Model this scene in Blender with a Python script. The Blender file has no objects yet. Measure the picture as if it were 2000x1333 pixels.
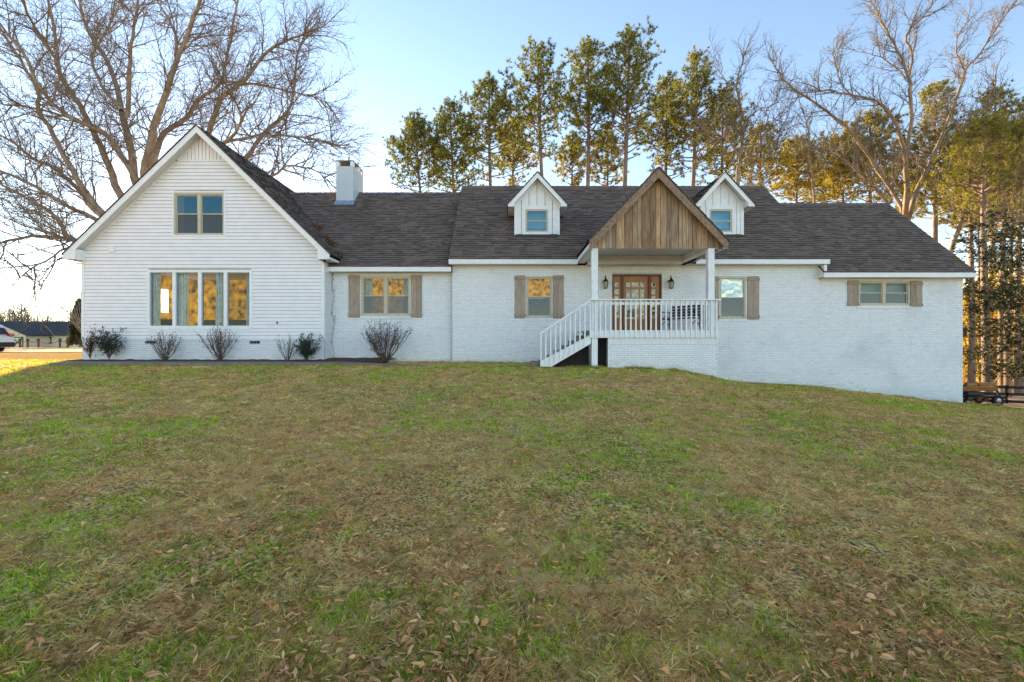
import bpy, math, random
import numpy as np
from mathutils import Vector, Matrix

random.seed(7)
RNG = np.random.default_rng(7)
sc = bpy.context.scene
COL = sc.collection
R = math.radians

# ------------------------------------------------------------------ camera
EYE = 1.6
FPX = 889.0
cam = bpy.data.cameras.new("camera")
cam.lens = 16.0
cam.sensor_width = 36.0
cam.clip_start = 0.05
cam.clip_end = 2000
cam_o = bpy.data.objects.new("camera", cam)
cam_o.location = (0, 0, EYE)
cam_o.rotation_euler = (R(90), 0, 0)
COL.objects.link(cam_o)
sc.camera = cam_o

# ------------------------------------------------------------------ sky, sun, exposure
SUN_AZ, SUN_EL = -33.0, 12.0
w = bpy.data.worlds.new("World")
sc.world = w
w.use_nodes = True
nt = w.node_tree
sky = nt.nodes.new("ShaderNodeTexSky")
sky.sky_type = 'NISHITA'
sky.sun_disc = False
sky.sun_elevation = R(SUN_EL)
sky.sun_rotation = R(SUN_AZ)
sky.air_density = 0.75
sky.dust_density = 0.05
sky.ozone_density = 0.2
nt.links.new(sky.outputs[0], nt.nodes["Background"].inputs[0])
nt.nodes["Background"].inputs[1].default_value = 0.10
sun = bpy.data.lights.new("sun", 'SUN')
sun.energy = 4.5
sun.angle = R(0.6)
sun.color = (1.0, 0.74, 0.44)
sun_o = bpy.data.objects.new("sun", sun)
sv = Vector((math.sin(R(SUN_AZ)) * math.cos(R(SUN_EL)), math.cos(R(SUN_AZ)) * math.cos(R(SUN_EL)), math.sin(R(SUN_EL))))
sun_o.rotation_euler = (-sv).to_track_quat('-Z', 'Y').to_euler()
sun_o.location = sv * 200
COL.objects.link(sun_o)
vs = sc.view_settings
vs.view_transform = 'Standard'
vs.look = 'None'
vs.gamma = 1.0
vs.use_curve_mapping = False
vs.exposure = 2.12
sc.cycles.max_bounces = 8
sc.cycles.transparent_max_bounces = 12
sc.cycles.sample_clamp_indirect = 4.0
sc.cycles.use_denoising = True
sc.cycles.denoising_prefilter = 'NONE'

# ------------------------------------------------------------------ helpers
def ux(px, Y): return (px - 1000.0) / FPX * Y
def uz(py, Y): return EYE + (666.5 - py) / FPX * Y
def P(px, py, Y): return Vector((ux(px, Y), Y, uz(py, Y)))

def tag(o, label=None, cat=None, group=None, kind=None):
    if label: o["label"] = label
    if cat: o["category"] = cat
    if group: o["group"] = group
    if kind: o["kind"] = kind
    return o

def thing(name, label, cat, loc, group=None):
    o = bpy.data.objects.new(name, None)
    o.location = loc
    o.empty_display_size = 0.3
    COL.objects.link(o)
    return tag(o, label, cat, group)

def wloc(o):
    l = Vector(o.location)
    return l

def adopt(o, parent):
    """parent o without moving it: every parent here is only ever translated"""
    if parent is None: return o
    o.parent = parent
    t = Vector((0, 0, 0))
    p = parent
    while p is not None:
        t += Vector(p.location) + p.matrix_parent_inverse.translation
        p = p.parent
    o.matrix_parent_inverse = Matrix.Translation(-t)
    return o

def part_empty(name, parent, loc=(0, 0, 0)):
    o = bpy.data.objects.new(name, None)
    o.empty_display_size = 0.1
    o.location = loc
    COL.objects.link(o)
    return adopt(o, parent)

class MB:
    def __init__(s): s.v = []; s.f = []; s.c = []
    def face(s, pts, col=None):
        n = len(s.v); s.v.extend([tuple(p) for p in pts]); s.f.append(tuple(range(n, n + len(pts)))); s.c.append(col)
    def box(s, x0, x1, y0, y1, z0, z1, col=None, back=True):
        n = len(s.v)
        s.v += [(x0, y0, z0), (x1, y0, z0), (x1, y1, z0), (x0, y1, z0), (x0, y0, z1), (x1, y0, z1), (x1, y1, z1), (x0, y1, z1)]
        fs = [(0, 1, 5, 4), (1, 2, 6, 5), (3, 0, 4, 7), (4, 5, 6, 7), (3, 2, 1, 0)]
        if back: fs.append((2, 3, 7, 6))
        for f in fs: s.f.append(tuple(n + i for i in f)); s.c.append(col)
        return s
    def hexa(s, p, col=None):
        n = len(s.v); s.v += [tuple(q) for q in p]
        for f in [(0, 1, 5, 4), (1, 2, 6, 5), (2, 3, 7, 6), (3, 0, 4, 7), (4, 5, 6, 7), (3, 2, 1, 0)]:
            s.f.append(tuple(n + i for i in f)); s.c.append(col)
        return s
    def prism(s, poly, y0, y1, col=None):
        """polygon of (x,z) extruded along y"""
        n = len(s.v); k = len(poly)
        s.v += [(x, y0, z) for x, z in poly] + [(x, y1, z) for x, z in poly]
        s.f.append(tuple(range(n, n + k))); s.c.append(col)
        s.f.append(tuple(range(n + 2 * k - 1, n + k - 1, -1))); s.c.append(col)
        for i in range(k):
            j = (i + 1) % k
            s.f.append((n + i, n + k + i, n + k + j, n + j)); s.c.append(col)
        return s
    def prism_x(s, poly, x0, x1, col=None):
        """polygon of (y,z) extruded along x"""
        n = len(s.v); k = len(poly)
        s.v += [(x0, y, z) for y, z in poly] + [(x1, y, z) for y, z in poly]
        s.f.append(tuple(range(n, n + k))); s.c.append(col)
        s.f.append(tuple(range(n + 2 * k - 1, n + k - 1, -1))); s.c.append(col)
        for i in range(k):
            j = (i + 1) % k
            s.f.append((n + i, n + k + i, n + k + j, n + j)); s.c.append(col)
        return s
    def tube(s, pts, rad, n=6, cap=False, col=None):
        base = len(s.v); m = len(pts)
        pv = None
        for i in range(m):
            a = pts[max(i - 1, 0)]; b = pts[min(i + 1, m - 1)]
            t = Vector((b[0] - a[0], b[1] - a[1], b[2] - a[2]))
            if t.length < 1e-9: t = Vector((0, 0, 1))
            t.normalize()
            if pv is None:
                h = Vector((0, 0, 1)) if abs(t.z) < 0.9 else Vector((1, 0, 0))
                pv = t.cross(h).normalized()
            else:
                pv = pv - t * pv.dot(t)
                if pv.length < 1e-6: pv = t.orthogonal()
                pv.normalize()
            q = t.cross(pv)
            r = rad[i] if isinstance(rad, (list, tuple)) else rad
            x, y, z = pts[i][0], pts[i][1], pts[i][2]
            for k in range(n):
                an = 6.2831853 * k / n
                c_ = math.cos(an) * r; s_ = math.sin(an) * r
                s.v.append((x + pv.x * c_ + q.x * s_, y + pv.y * c_ + q.y * s_, z + pv.z * c_ + q.z * s_))
        for i in range(m - 1):
            for k in range(n):
                k2 = (k + 1) % n
                s.f.append((base + i * n + k, base + i * n + k2, base + (i + 1) * n + k2, base + (i + 1) * n + k)); s.c.append(col)
        if cap:
            s.f.append(tuple(base + k for k in range(n - 1, -1, -1))); s.c.append(col)
            s.f.append(tuple(base + (m - 1) * n + k for k in range(n))); s.c.append(col)
        return s
    def lathe(s, c, prof, n=16, axis='z', col=None):
        """profile of (radius, height) round an axis through c"""
        base = len(s.v); m = len(prof)
        for r, h in prof:
            for k in range(n):
                a = 6.2831853 * k / n; u = math.cos(a) * r; v = math.sin(a) * r
                if axis == 'z': s.v.append((c[0] + u, c[1] + v, c[2] + h))
                elif axis == 'y': s.v.append((c[0] + u, c[1] + h, c[2] + v))
                else: s.v.append((c[0] + h, c[1] + u, c[2] + v))
        for i in range(m - 1):
            for k in range(n):
                k2 = (k + 1) % n
                s.f.append((base + i * n + k, base + i * n + k2, base + (i + 1) * n + k2, base + (i + 1) * n + k)); s.c.append(col)
        s.f.append(tuple(base + k for k in range(n - 1, -1, -1))); s.c.append(col)
        s.f.append(tuple(base + (m - 1) * n + k for k in range(n))); s.c.append(col)
        return s
    def mesh(s, name, mat, smooth=False):
        me = bpy.data.meshes.new(name)
        me.from_pydata(s.v, [], s.f)
        if mat: me.materials.append(mat)
        if any(c is not None for c in s.c):
            at = me.attributes.new("col", 'FLOAT_COLOR', 'FACE')
            a = np.ones((len(s.f), 4), dtype=np.float32)
            for i, c in enumerate(s.c):
                if c is not None: a[i, :3] = c
            at.data.foreach_set("color", a.ravel())
        if smooth: me.polygons.foreach_set("use_smooth", [True] * len(me.polygons))
        me.update()
        return me
    def build(s, name, mat, parent=None, smooth=False, bevel=0, kind=None):
        o = bpy.data.objects.new(name, s.mesh(name, mat, smooth))
        COL.objects.link(o)
        adopt(o, parent)
        if bevel:
            b = o.modifiers.new("bevel", 'BEVEL'); b.width = bevel; b.segments = 2; b.limit_method = 'ANGLE'
        if kind: o["kind"] = kind
        return o

def np_mesh(name, V, F, C, mat, parent=None, kind=None):
    """V (n,3), F (m,4) quads, C (m,3) colours"""
    me = bpy.data.meshes.new(name)
    n, m = len(V), len(F)
    me.vertices.add(n); me.vertices.foreach_set("co", np.ascontiguousarray(V, dtype=np.float32).ravel())
    k = F.shape[1]
    me.loops.add(m * k); me.loops.foreach_set("vertex_index", np.ascontiguousarray(F, dtype=np.int32).ravel())
    me.polygons.add(m)
    me.polygons.foreach_set("loop_start", np.arange(0, m * k, k, dtype=np.int32))
    if C is not None:
        at = me.attributes.new("col", 'FLOAT_COLOR', 'FACE')
        a = np.ones((m, 4), dtype=np.float32); a[:, :3] = C
        at.data.foreach_set("color", a.ravel())
    me.materials.append(mat)
    me.update(calc_edges=True)
    o = bpy.data.objects.new(name, me)
    COL.objects.link(o)
    adopt(o, parent)
    if kind: o["kind"] = kind
    return o

def norm(a): return a / np.maximum(np.linalg.norm(a, axis=1, keepdims=True), 1e-9)

def cards(Pn, D, L, W, C, fold=0.0):
    """kite shaped blades/leaves: base Pn, direction D, length L, width W"""
    n = len(Pn)
    D = norm(D)
    rnd = RNG.normal(size=(n, 3))
    S = norm(np.cross(D, rnd))
    N = np.cross(S, D)
    L = np.broadcast_to(np.asarray(L, float), (n,))[:, None]; W = np.broadcast_to(np.asarray(W, float), (n,))[:, None]
    a = Pn; t = Pn + D * L
    mid = Pn + D * L * 0.45 + N * W * fold
    V = np.stack([a, mid + S * W * .5, t, mid - S * W * .5], axis=1).reshape(-1, 3)
    F = np.arange(n * 4).reshape(n, 4)
    return V, F, C

def spikes(Pn, D, L, W, C):
    """three-cornered blades and needles: a base W wide, tapering to a point"""
    n = len(Pn); D = norm(D); S = norm(np.cross(D, RNG.normal(size=(n, 3))))
    L = np.broadcast_to(np.asarray(L, float), (n,))[:, None]; W = np.broadcast_to(np.asarray(W, float), (n,))[:, None]
    V = np.stack([Pn + S * W * .5, Pn - S * W * .5, Pn + D * L], axis=1).reshape(-1, 3)
    return V, np.arange(n * 3).reshape(n, 3), C

def vnoise(x, y, s, seed):
    """smooth value noise in numpy"""
    r = np.random.default_rng(seed); G = r.random((128, 128))
    X = x / s + 1000.37; Y = y / s + 1000.71
    i = np.floor(X).astype(int); j = np.floor(Y).astype(int)
    u = X - i; v = Y - j; u = u * u * (3 - 2 * u); v = v * v * (3 - 2 * v)
    g = lambda a, b: G[a % 128, b % 128]
    return (g(i, j) * (1 - u) + g(i + 1, j) * u) * (1 - v) + (g(i, j + 1) * (1 - u) + g(i + 1, j + 1) * u) * v

# ------------------------------------------------------------------ materials
MATS = {}
def material(name, c1, c2=None, rough=0.8, scale=8.0, bump=0.0, bscale=None, attr=False, metal=0.0, spec=0.3,
             stretch=(1, 1, 1), transl=None, detail=6, lo=.35, hi=.65, c3=None, scale3=0.7, lo3=.5, hi3=.7):
    m = bpy.data.materials.new(name); m.use_nodes = True
    nt = m.node_tree; N = nt.nodes; L = nt.links
    b = N["Principled BSDF"]
    b.inputs["Roughness"].default_value = rough
    b.inputs["Metallic"].default_value = metal
    b.inputs["Specular IOR Level"].default_value = spec
    tc = N.new("ShaderNodeTexCoord"); mp = N.new("ShaderNodeMapping")
    mp.inputs["Scale"].default_value = stretch
    L.new(tc.outputs["Object"], mp.inputs["Vector"])
    def noise_tex(sc_, det=detail):
        n = N.new("ShaderNodeTexNoise"); n.inputs["Scale"].default_value = sc_; n.inputs["Detail"].default_value = det
        L.new(mp.outputs["Vector"], n.inputs["Vector"]); return n
    def ramp(src, a, b_):
        r = N.new("ShaderNodeMapRange"); r.inputs["From Min"].default_value = a; r.inputs["From Max"].default_value = b_
        L.new(src, r.inputs["Value"]); return r.outputs["Result"]
    col = None
    if c2 is not None:
        mx = N.new("ShaderNodeMix"); mx.data_type = 'RGBA'
        mx.inputs["A"].default_value = (*c1, 1); mx.inputs["B"].default_value = (*c2, 1)
        L.new(ramp(noise_tex(scale).outputs["Fac"], lo, hi), mx.inputs["Factor"])
        col = mx.outputs["Result"]
        if c3 is not None:
            m3 = N.new("ShaderNodeMix"); m3.data_type = 'RGBA'
            L.new(col, m3.inputs["A"]); m3.inputs["B"].default_value = (*c3, 1)
            L.new(ramp(noise_tex(scale3).outputs["Fac"], lo3, hi3), m3.inputs["Factor"])
            col = m3.outputs["Result"]
    if attr:
        at = N.new("ShaderNodeAttribute"); at.attribute_name = "col"
        if col is None: col = at.outputs["Color"]
        else:
            mm = N.new("ShaderNodeMix"); mm.data_type = 'RGBA'; mm.blend_type = 'MULTIPLY'; mm.inputs["Factor"].default_value = 1
            L.new(col, mm.inputs["A"]); L.new(at.outputs["Color"], mm.inputs["B"]); col = mm.outputs["Result"]
    if col is None: b.inputs["Base Color"].default_value = (*c1, 1)
    else: L.new(col, b.inputs["Base Color"])
    if bump:
        bp = N.new("ShaderNodeBump"); bp.inputs["Strength"].default_value = bump; bp.inputs["Distance"].default_value = 0.01
        L.new(noise_tex(bscale or scale * 3).outputs["Fac"], bp.inputs["Height"]); L.new(bp.outputs["Normal"], b.inputs["Normal"])
    if transl:
        tr = N.new("ShaderNodeBsdfTranslucent"); ms = N.new("ShaderNodeMixShader"); ms.inputs[0].default_value = transl
        if col is None: tr.inputs["Color"].default_value = (*c1, 1)
        else: L.new(col, tr.inputs["Color"])
        L.new(b.outputs[0], ms.inputs[1]); L.new(tr.outputs[0], ms.inputs[2]); L.new(ms.outputs[0], N["Material Output"].inputs["Surface"])
    MATS[name] = m
    return m

def glass_mat(name, refl=.35, tint=(.9, .95, 1), wav=.0, film=None):
    m = bpy.data.materials.new(name); m.use_nodes = True
    nt = m.node_tree; N = nt.nodes; L = nt.links
    N.remove(N["Principled BSDF"])
    g = N.new("ShaderNodeBsdfGlossy"); g.inputs["Roughness"].default_value = .03; g.inputs["Color"].default_value = (*tint, 1)
    t = N.new("ShaderNodeBsdfTransparent"); t.inputs["Color"].default_value = (.85, .88, .86, 1)
    ms = N.new("ShaderNodeMixShader"); ms.inputs[0].default_value = refl
    if wav:
        tc = N.new("ShaderNodeTexCoord"); n = N.new("ShaderNodeTexNoise"); n.inputs["Scale"].default_value = 3.5; n.inputs["Detail"].default_value = 1
        bp = N.new("ShaderNodeBump"); bp.inputs["Strength"].default_value = wav; bp.inputs["Distance"].default_value = .05
        L.new(tc.outputs["Object"], n.inputs["Vector"]); L.new(n.outputs["Fac"], bp.inputs["Height"]); L.new(bp.outputs["Normal"], g.inputs["Normal"])
    src = t.outputs[0]
    if film:
        d = N.new("ShaderNodeBsdfDiffuse"); d.inputs["Color"].default_value = (*film, 1)
        m2 = N.new("ShaderNodeMixShader"); m2.inputs[0].default_value = .55
        L.new(src, m2.inputs[1]); L.new(d.outputs[0], m2.inputs[2]); src = m2.outputs[0]
    L.new(src, ms.inputs[1]); L.new(g.outputs[0], ms.inputs[2]); L.new(ms.outputs[0], N["Material Output"].inputs["Surface"])
    return m

def glow_mat(name, c1, c2, strength, scale=3):
    m = bpy.data.materials.new(name); m.use_nodes = True
    nt = m.node_tree; N = nt.nodes; L = nt.links
    b = N["Principled BSDF"]; b.inputs["Roughness"].default_value = .9
    tc = N.new("ShaderNodeTexCoord"); n = N.new("ShaderNodeTexNoise"); n.inputs["Scale"].default_value = scale; n.inputs["Detail"].default_value = 5
    r = N.new("ShaderNodeMapRange"); r.inputs["From Min"].default_value = .35; r.inputs["From Max"].default_value = .68
    mx = N.new("ShaderNodeMix"); mx.data_type = 'RGBA'; mx.inputs["A"].default_value = (*c1, 1); mx.inputs["B"].default_value = (*c2, 1)
    L.new(tc.outputs["Object"], n.inputs["Vector"]); L.new(n.outputs["Fac"], r.inputs["Value"]); L.new(r.outputs["Result"], mx.inputs["Factor"])
    L.new(mx.outputs["Result"], b.inputs["Base Color"]); L.new(mx.outputs["Result"], b.inputs["Emission Color"])
    b.inputs["Emission Strength"].default_value = strength
    return m

M = MATS
material("painted_brick", (.87, .87, .87), (.81, .82, .83), .7, 9, .25, 60, attr=True, c3=(.69, .71, .73), scale3=.8, lo3=.50, hi3=.8)
material("mortar", (.58, .60, .63), (.48, .50, .54), .9, 12, .2, 80)
material("siding", (.87, .85, .855), (.82, .80, .81), .55, 3, 0.05, 40)
material("siding_groove", (.60, .52, .46), (.50, .44, .39), .9, 5)
material("trim_white", (.86, .86, .86), (.79, .79, .78), .5, 6, .04, 50)
material("deck_white", (.83, .84, .85), (.66, .65, .62), .6, 14, .15, 60, stretch=(1, 1, .3), lo=.45, hi=.8)
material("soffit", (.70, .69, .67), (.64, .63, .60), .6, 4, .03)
material("shingle", (1.0, .96, .95), (.70, .66, .66), .95, 26, .5, 160, attr=True, spec=.15)
material("roof_deck", (.07, .065, .062), (.05, .047, .046), .95, 20, .4, 90)
material("weathered_board", (.52, .355, .22), (.32, .205, .12), .85, 3, .35, 22, attr=True, stretch=(7, 7, .7), c3=(.22, .12, .06), scale3=2.2, lo3=.55, hi3=.75)
material("porch_soffit", (.40, .22, .10), (.28, .15, .07), .8, 6, .2, stretch=(4, .8, 4))
material("rake_wood", (.33, .22, .15), (.20, .13, .085), .85, 9, .3, 30, stretch=(1.5, 1.5, 1.5))
material("shutter_wood", (.43, .34, .265), (.30, .23, .175), .85, 5, .3, 24, attr=True, stretch=(8, 8, .8))
material("tread_wood", (.30, .28, .25), (.16, .14, .12), .9, 9, .3, 30)
material("door_wood", (.40, .165, .04), (.27, .10, .024), .4, 6, .1, 30, stretch=(6, 6, .6), spec=.4)
material("door_frame", (.19, .06, .02), (.12, .036, .013), .45, 6, .1, 30, stretch=(6, 6, .6))
material("frame_tan", (.56, .50, .37), (.50, .45, .34), .5, 8, .05)
material("black_iron", (.02, .02, .02), (.035, .03, .028), .45, 14, .1, metal=.6)
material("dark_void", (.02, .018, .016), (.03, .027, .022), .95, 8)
material("lamp_glass", (.55, .5, .4), (.4, .36, .28), .3, 12)
material("bench_slat", (.10, .055, .035), (.06, .035, .025), .6, 8, .2, stretch=(1, 6, 6))
material("concrete", (.27, .225, .175), (.18, .145, .11), .9, 5, .3, 60, c3=(.20, .18, .15), scale3=1.4, lo3=.55, hi3=.75)
material("mulch", (.13, .055, .032), (.07, .035, .022), .95, 14, 1.0, 40)
material("asphalt", (.085, .08, .075), (.06, .057, .054), .95, 6, .3, 50)
material("dirt", (.38, .26, .15), (.28, .18, .10), .95, 2, .4, 30)
material("leaf_bed", (.42, .20, .05), (.25, .11, .03), .95, 3, .9, 20)
material("turf", (.84, .56, .22), (.13, .10, .035), .95, 30, .25, 90, detail=3, lo=.40, hi=.62, spec=0, c3=(.60, .36, .14), scale3=.5, lo3=.42, hi3=.6)
material("blade", (1, 1, 1), None, .8, attr=True, transl=.5, spec=.03)
material("litter", (1, 1, 1), None, .8, attr=True, transl=.12, spec=.08)
material("needle", (1, 1, 1), None, .6, attr=True, transl=.45, spec=.25)
material("leaf", (1, 1, 1), None, .5, attr=True, transl=.12, spec=.2)
material("gold_leaf", (1, 1, 1), None, .7, attr=True, transl=.55, spec=.15)
material("oak_bark", (.32, .255, .195), (.19, .15, .115), .95, 3.5, .8, 14, stretch=(1, 1, .5), c3=(.42, .36, .27), scale3=1.6, lo3=.56, hi3=.68)  # pale flecks paint the bright specks of light along the limbs
material("twig", (.23, .185, .145), (.155, .125, .10), .95, 2)
material("pine_bark", (.28, .20, .15), (.16, .12, .09), .95, 5, .8, 14, stretch=(1, 1, .35))
material("pale_bark", (.36, .25, .16), (.21, .15, .10), .95, 4, .6, 14, stretch=(1, 1, .4))
material("shrub_twig", (.14, .10, .08), (.09, .065, .055), .9, 6)
material("barn_wall", (.80, .72, .54), (.70, .62, .46), .8, 1.5, .1, stretch=(1, 1, 6))
material("barn_green", (.045, .09, .065), (.03, .065, .05), .7, 4)
material("barn_roof", (.06, .06, .065), (.045, .045, .05), .95, 1.2, .3, 20)
material("car_paint", (.72, .72, .71), (.70, .70, .69), .25, 4, spec=.6)
material("car_black", (.02, .02, .02), (.03, .03, .03), .5, 9)
material("tyre", (.02, .02, .02), (.03, .03, .028), .85, 20)
material("rim", (.35, .35, .36), (.25, .25, .26), .35, 9, metal=.8)
material("tail_red", (.5, .015, .015), (.35, .01, .01), .15, 9, spec=.7)
material("fence_black", (.022, .02, .018), (.035, .03, .027), .8, 8, .2)
material("rust_orange", (.32, .13, .03), (.22, .085, .02), .6, 6, .2)
material("lumber", (.40, .24, .10), (.28, .16, .06), .8, 6, .2, stretch=(.6, 4, 4))
material("post_brown", (.20, .09, .04), (.13, .06, .03), .85, 7, .3)
material("curtain", (.95, .95, .91), (.78, .80, .78), .9, 7, 0, lo=.45, hi=.62, transl=.4, c3=(.70, .62, .42), scale3=5, lo3=.56, hi3=.7)
material("blind", (.36, .42, .40), (.30, .36, .35), .8, 3)
material("dark_sofa", (.035, .035, .03), (.06, .055, .045), .9, 3)
material("flashing", (.30, .38, .46), (.24, .30, .38), .4, 6, metal=.3)
material("vine", (.16, .07, .05), (.10, .05, .04), .9, 9)
glass_blue = glass_mat("glass_sky", .075, (.40, .85, 1.0), wav=.12)
glass_plain = glass_mat("glass_plain", .014, (.95, .98, 1), wav=.10)
glass_wavy = glass_mat("glass_wavy", .12, (.95, 1, 1), wav=.5)
glass_screen = glass_mat("glass_screen", .03, (.9, .95, 1), film=(.09, .10, .10))
glow_gold = glow_mat("window_glow_gold", (.72, .36, .004), (.03, .014, .003), .18, 3.2)  # emission paints the room's golden light and tree reflections
reflection_amber = glow_mat("tree_reflection_amber", (.80, .38, .015), (.07, .027, .005), .19, 7)  # mottled emission stands in for golden tree reflections in the panes
day_window = glow_mat("daylight_window", (1, .97, .92), (.9, .88, .8), .9, 1)

# ------------------------------------------------------------------ ground
BX = [-200, -60, -20, -5, 3, 5, 6.4, 8, 11.3, 16.7, 22, 40, 80, 200]
BZ = [.76, .76, .81, .81, .79, .71, .42, .08, -.13, -.76, -1.36, -2.4, -3.0, -3.0]
LXk = [-200, 0, 16.7, 22, 40, 80, 200]
LZ = [.76, .76, -.76, -1.36, -2.4, -3.0, -3.0]
def sstep(a, b, x):
    t = np.clip((x - a) / (b - a), 0, 1); return t * t * (3 - 2 * t)
def gz(x, y):
    x = np.asarray(x, float); y = np.asarray(y, float)
    l = np.interp(x, LXk, LZ); b = np.interp(x, BX, BZ)
    s1 = np.clip((y - 1.2) / 13.0, 0, 1); s1 = .75 * s1 + .25 * sstep(0, 1, s1)
    z = s1 * l + sstep(9.0, 14.0, y) * (b - l)
    z = z + .12 * sstep(18, 27, y) * sstep(-13, -17, x) - .30 * sstep(35, 80, y) * sstep(-13, -17, x)
    z = z + (vnoise(x, y, 3.0, 3) - .5) * .06 + (vnoise(x, y, .9, 4) - .5) * .022
    return z
def g1(x, y): return float(gz(np.array([x]), np.array([y]))[0])

def grid_sheet(name, xs, ys, mat, dz=0.0, mask=None, kind="structure"):
    X, Yg = np.meshgrid(xs, ys); Z = gz(X, Yg) + dz
    V = np.stack([X, Yg, Z], -1).reshape(-1, 3)
    nx, ny = len(xs), len(ys)
    i, j = np.meshgrid(np.arange(nx - 1), np.arange(ny - 1))
    a = (j * nx + i).ravel()
    F = np.stack([a, a + 1, a + nx + 1, a + nx], -1)
    o = np_mesh(name, V, F, None, mat, kind=kind)
    o.data.polygons.foreach_set("use_smooth", [True] * len(o.data.polygons))
    return o
xs = np.concatenate([np.linspace(-600, -60, 28)[:-1], np.linspace(-60, -24, 37)[:-1], np.linspace(-24, 30, 163), np.linspace(30, 60, 31)[1:], np.linspace(60, 600, 28)[1:]])
ys = np.concatenate([np.linspace(-300, -10, 30)[:-1], np.linspace(-10, 1, 23)[:-1], np.linspace(1, 20, 77), np.linspace(20, 60, 41)[1:], np.linspace(60, 700, 33)[1:]])
ground = grid_sheet("ground", xs, ys, M["turf"])
tag(ground, "dormant lawn soil under the grass", kind="structure")
drive = grid_sheet("driveway", np.linspace(-75, -16.5, 60), np.linspace(27, 39, 20), M["asphalt"], .03)
tag(drive, "grey driveway left of the house", kind="structure")
bedl = grid_sheet("leaf_strip", np.linspace(-80, -26, 60), np.linspace(46, 58, 14), M["leaf_bed"], .03)
tag(bedl, "orange leaf covered strip beyond the driveway", kind="structure")
yard = grid_sheet("dirt_yard", np.linspace(17.6, 60, 60), np.linspace(19.3, 34, 30), M["dirt"], .03)
tag(yard, "bare tan dirt yard beside the right end of the house", kind="structure")

# sidewalk slabs and planting bed
def sw_top(x): return float(np.interp(x, [-15, -5.5, -3.5, 1.5], [.915, .90, .81, .80]))
side = thing("sidewalk", "long concrete sidewalk running along the front of the house", None, (-6, 14.9, .8))
del_cat = side; side["kind"] = "structure"
x = -14.6
while x < 1.2:
    x1 = min(x + 1.5, 1.35)
    m = MB(); a, b = sw_top(x), sw_top(x1)
    m.hexa([(x + .006, 14.35, .3), (x1 - .006, 14.35, .3), (x1 - .006, 15.55, .3), (x + .006, 15.55, .3), (x + .006, 14.35, a), (x1 - .006, 14.35, b), (x1 - .006, 15.55, b), (x + .006, 15.55, a)])
    m.build("slab", M["concrete"], side, bevel=.012)
    x = x1
nx = 130
bx = np.linspace(-15.6, -4.3, nx); by = np.array([15.56, 15.75, 15.95, 16.15, 16.4, 16.7, 17.0])
X, Yb = np.meshgrid(bx, by); Zb = .90 + .05 * (Yb - 15.5) + (vnoise(X, Yb, .2, 9) - .5) * .05
Vb = np.stack([X, Yb, Zb], -1).reshape(-1, 3)
i, j = np.meshgrid(np.arange(nx - 1), np.arange(len(by) - 1)); a = (j * nx + i).ravel()
bed = np_mesh("mulch_bed", Vb, np.stack([a, a + 1, a + nx + 1, a + nx], -1), None, M["mulch"])
tag(bed, "narrow red-brown mulch bed between sidewalk and house", kind="structure")

# ------------------------------------------------------------------ the house
house = thing("house", "long white house of painted brick and siding with dark shingle roof and wooden porch gable", "house", (0, 16.8, .6))

def gap_spans(x0, x1, z0, z1, openings):
    spans = [(x0, x1)]
    for (a, b, c, d) in openings:
        if d <= z0 + 1e-6 or c >= z1 - 1e-6: continue
        ns = []
        for s, e in spans:
            if b <= s or a >= e: ns.append((s, e)); continue
            if a > s: ns.append((s, a))
            if b < e: ns.append((b, e))
        spans = ns
    return spans

def base_wall(mb, Y, x0, x1, z0, z1, openings, depth=.14):
    gx = sorted({x0, x1, *[v for o in openings for v in o[:2]]}); gzv = sorted({z0, z1, *[v for o in openings for v in o[2:]]})
    for i in range(len(gx) - 1):
        for j in range(len(gzv) - 1):
            cx, cz = (gx[i] + gx[i + 1]) / 2, (gzv[j] + gzv[j + 1]) / 2
            if any(a < cx < b and c < cz < d for a, b, c, d in openings): continue
            mb.face([(gx[i], Y, gzv[j]), (gx[i + 1], Y, gzv[j]), (gx[i + 1], Y, gzv[j + 1]), (gx[i], Y, gzv[j + 1])])
    for a, b, c, d in openings:
        mb.face([(a, Y, c), (a, Y + depth, c), (a, Y + depth, d), (a, Y, d)]); mb.face([(b, Y, c), (b, Y + depth, c), (b, Y + depth, d), (b, Y, d)])
        mb.face([(a, Y, c), (b, Y, c), (b, Y + depth, c), (a, Y + depth, c)]); mb.face([(a, Y, d), (b, Y, d), (b, Y + depth, d), (a, Y + depth, d)])

CO, BL, JT = .0677, .201, .012
def bricks(mb, Y, x0, x1, z0, z1, openings, flip=None):
    """courses of bricks on the plane y = Y, 9 mm proud; flip maps a point to another plane"""
    nrow = int((z1 - z0) / CO) + 1
    for r in range(nrow):
        zb = z1 - (r + 1) * CO; zt = zb + CO - JT
        off = (r % 2) * .1065 + random.uniform(-.006, .006)
        for s, e in gap_spans(x0, x1, zb, zt, openings):
            k = math.floor((s - off) / (BL + JT))
            while True:
                a = max(s, off + k * (BL + JT)); b = min(e, off + k * (BL + JT) + BL)
                k += 1
                if a >= e: break
                if b - a < .03: continue
                d = .010 + random.uniform(-.003, .003)
                v = random.uniform(.93, 1.0)
                if random.random() < .04: v *= .92
                f_ = math.exp(-max(0, zb - float(np.interp(a, BX, BZ))) / .16) * random.random() * (1 if flip is None else 0)
                c = (v * (1 - .22 * f_), v * (1 - .27 * f_), v * (1 - .40 * f_))
                n0 = len(mb.v)
                mb.box(a, b, Y - d, Y, zb, zt, c, back=False)
                if flip:
                    for q in range(n0, len(mb.v)): mb.v[q] = flip(mb.v[q])

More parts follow.
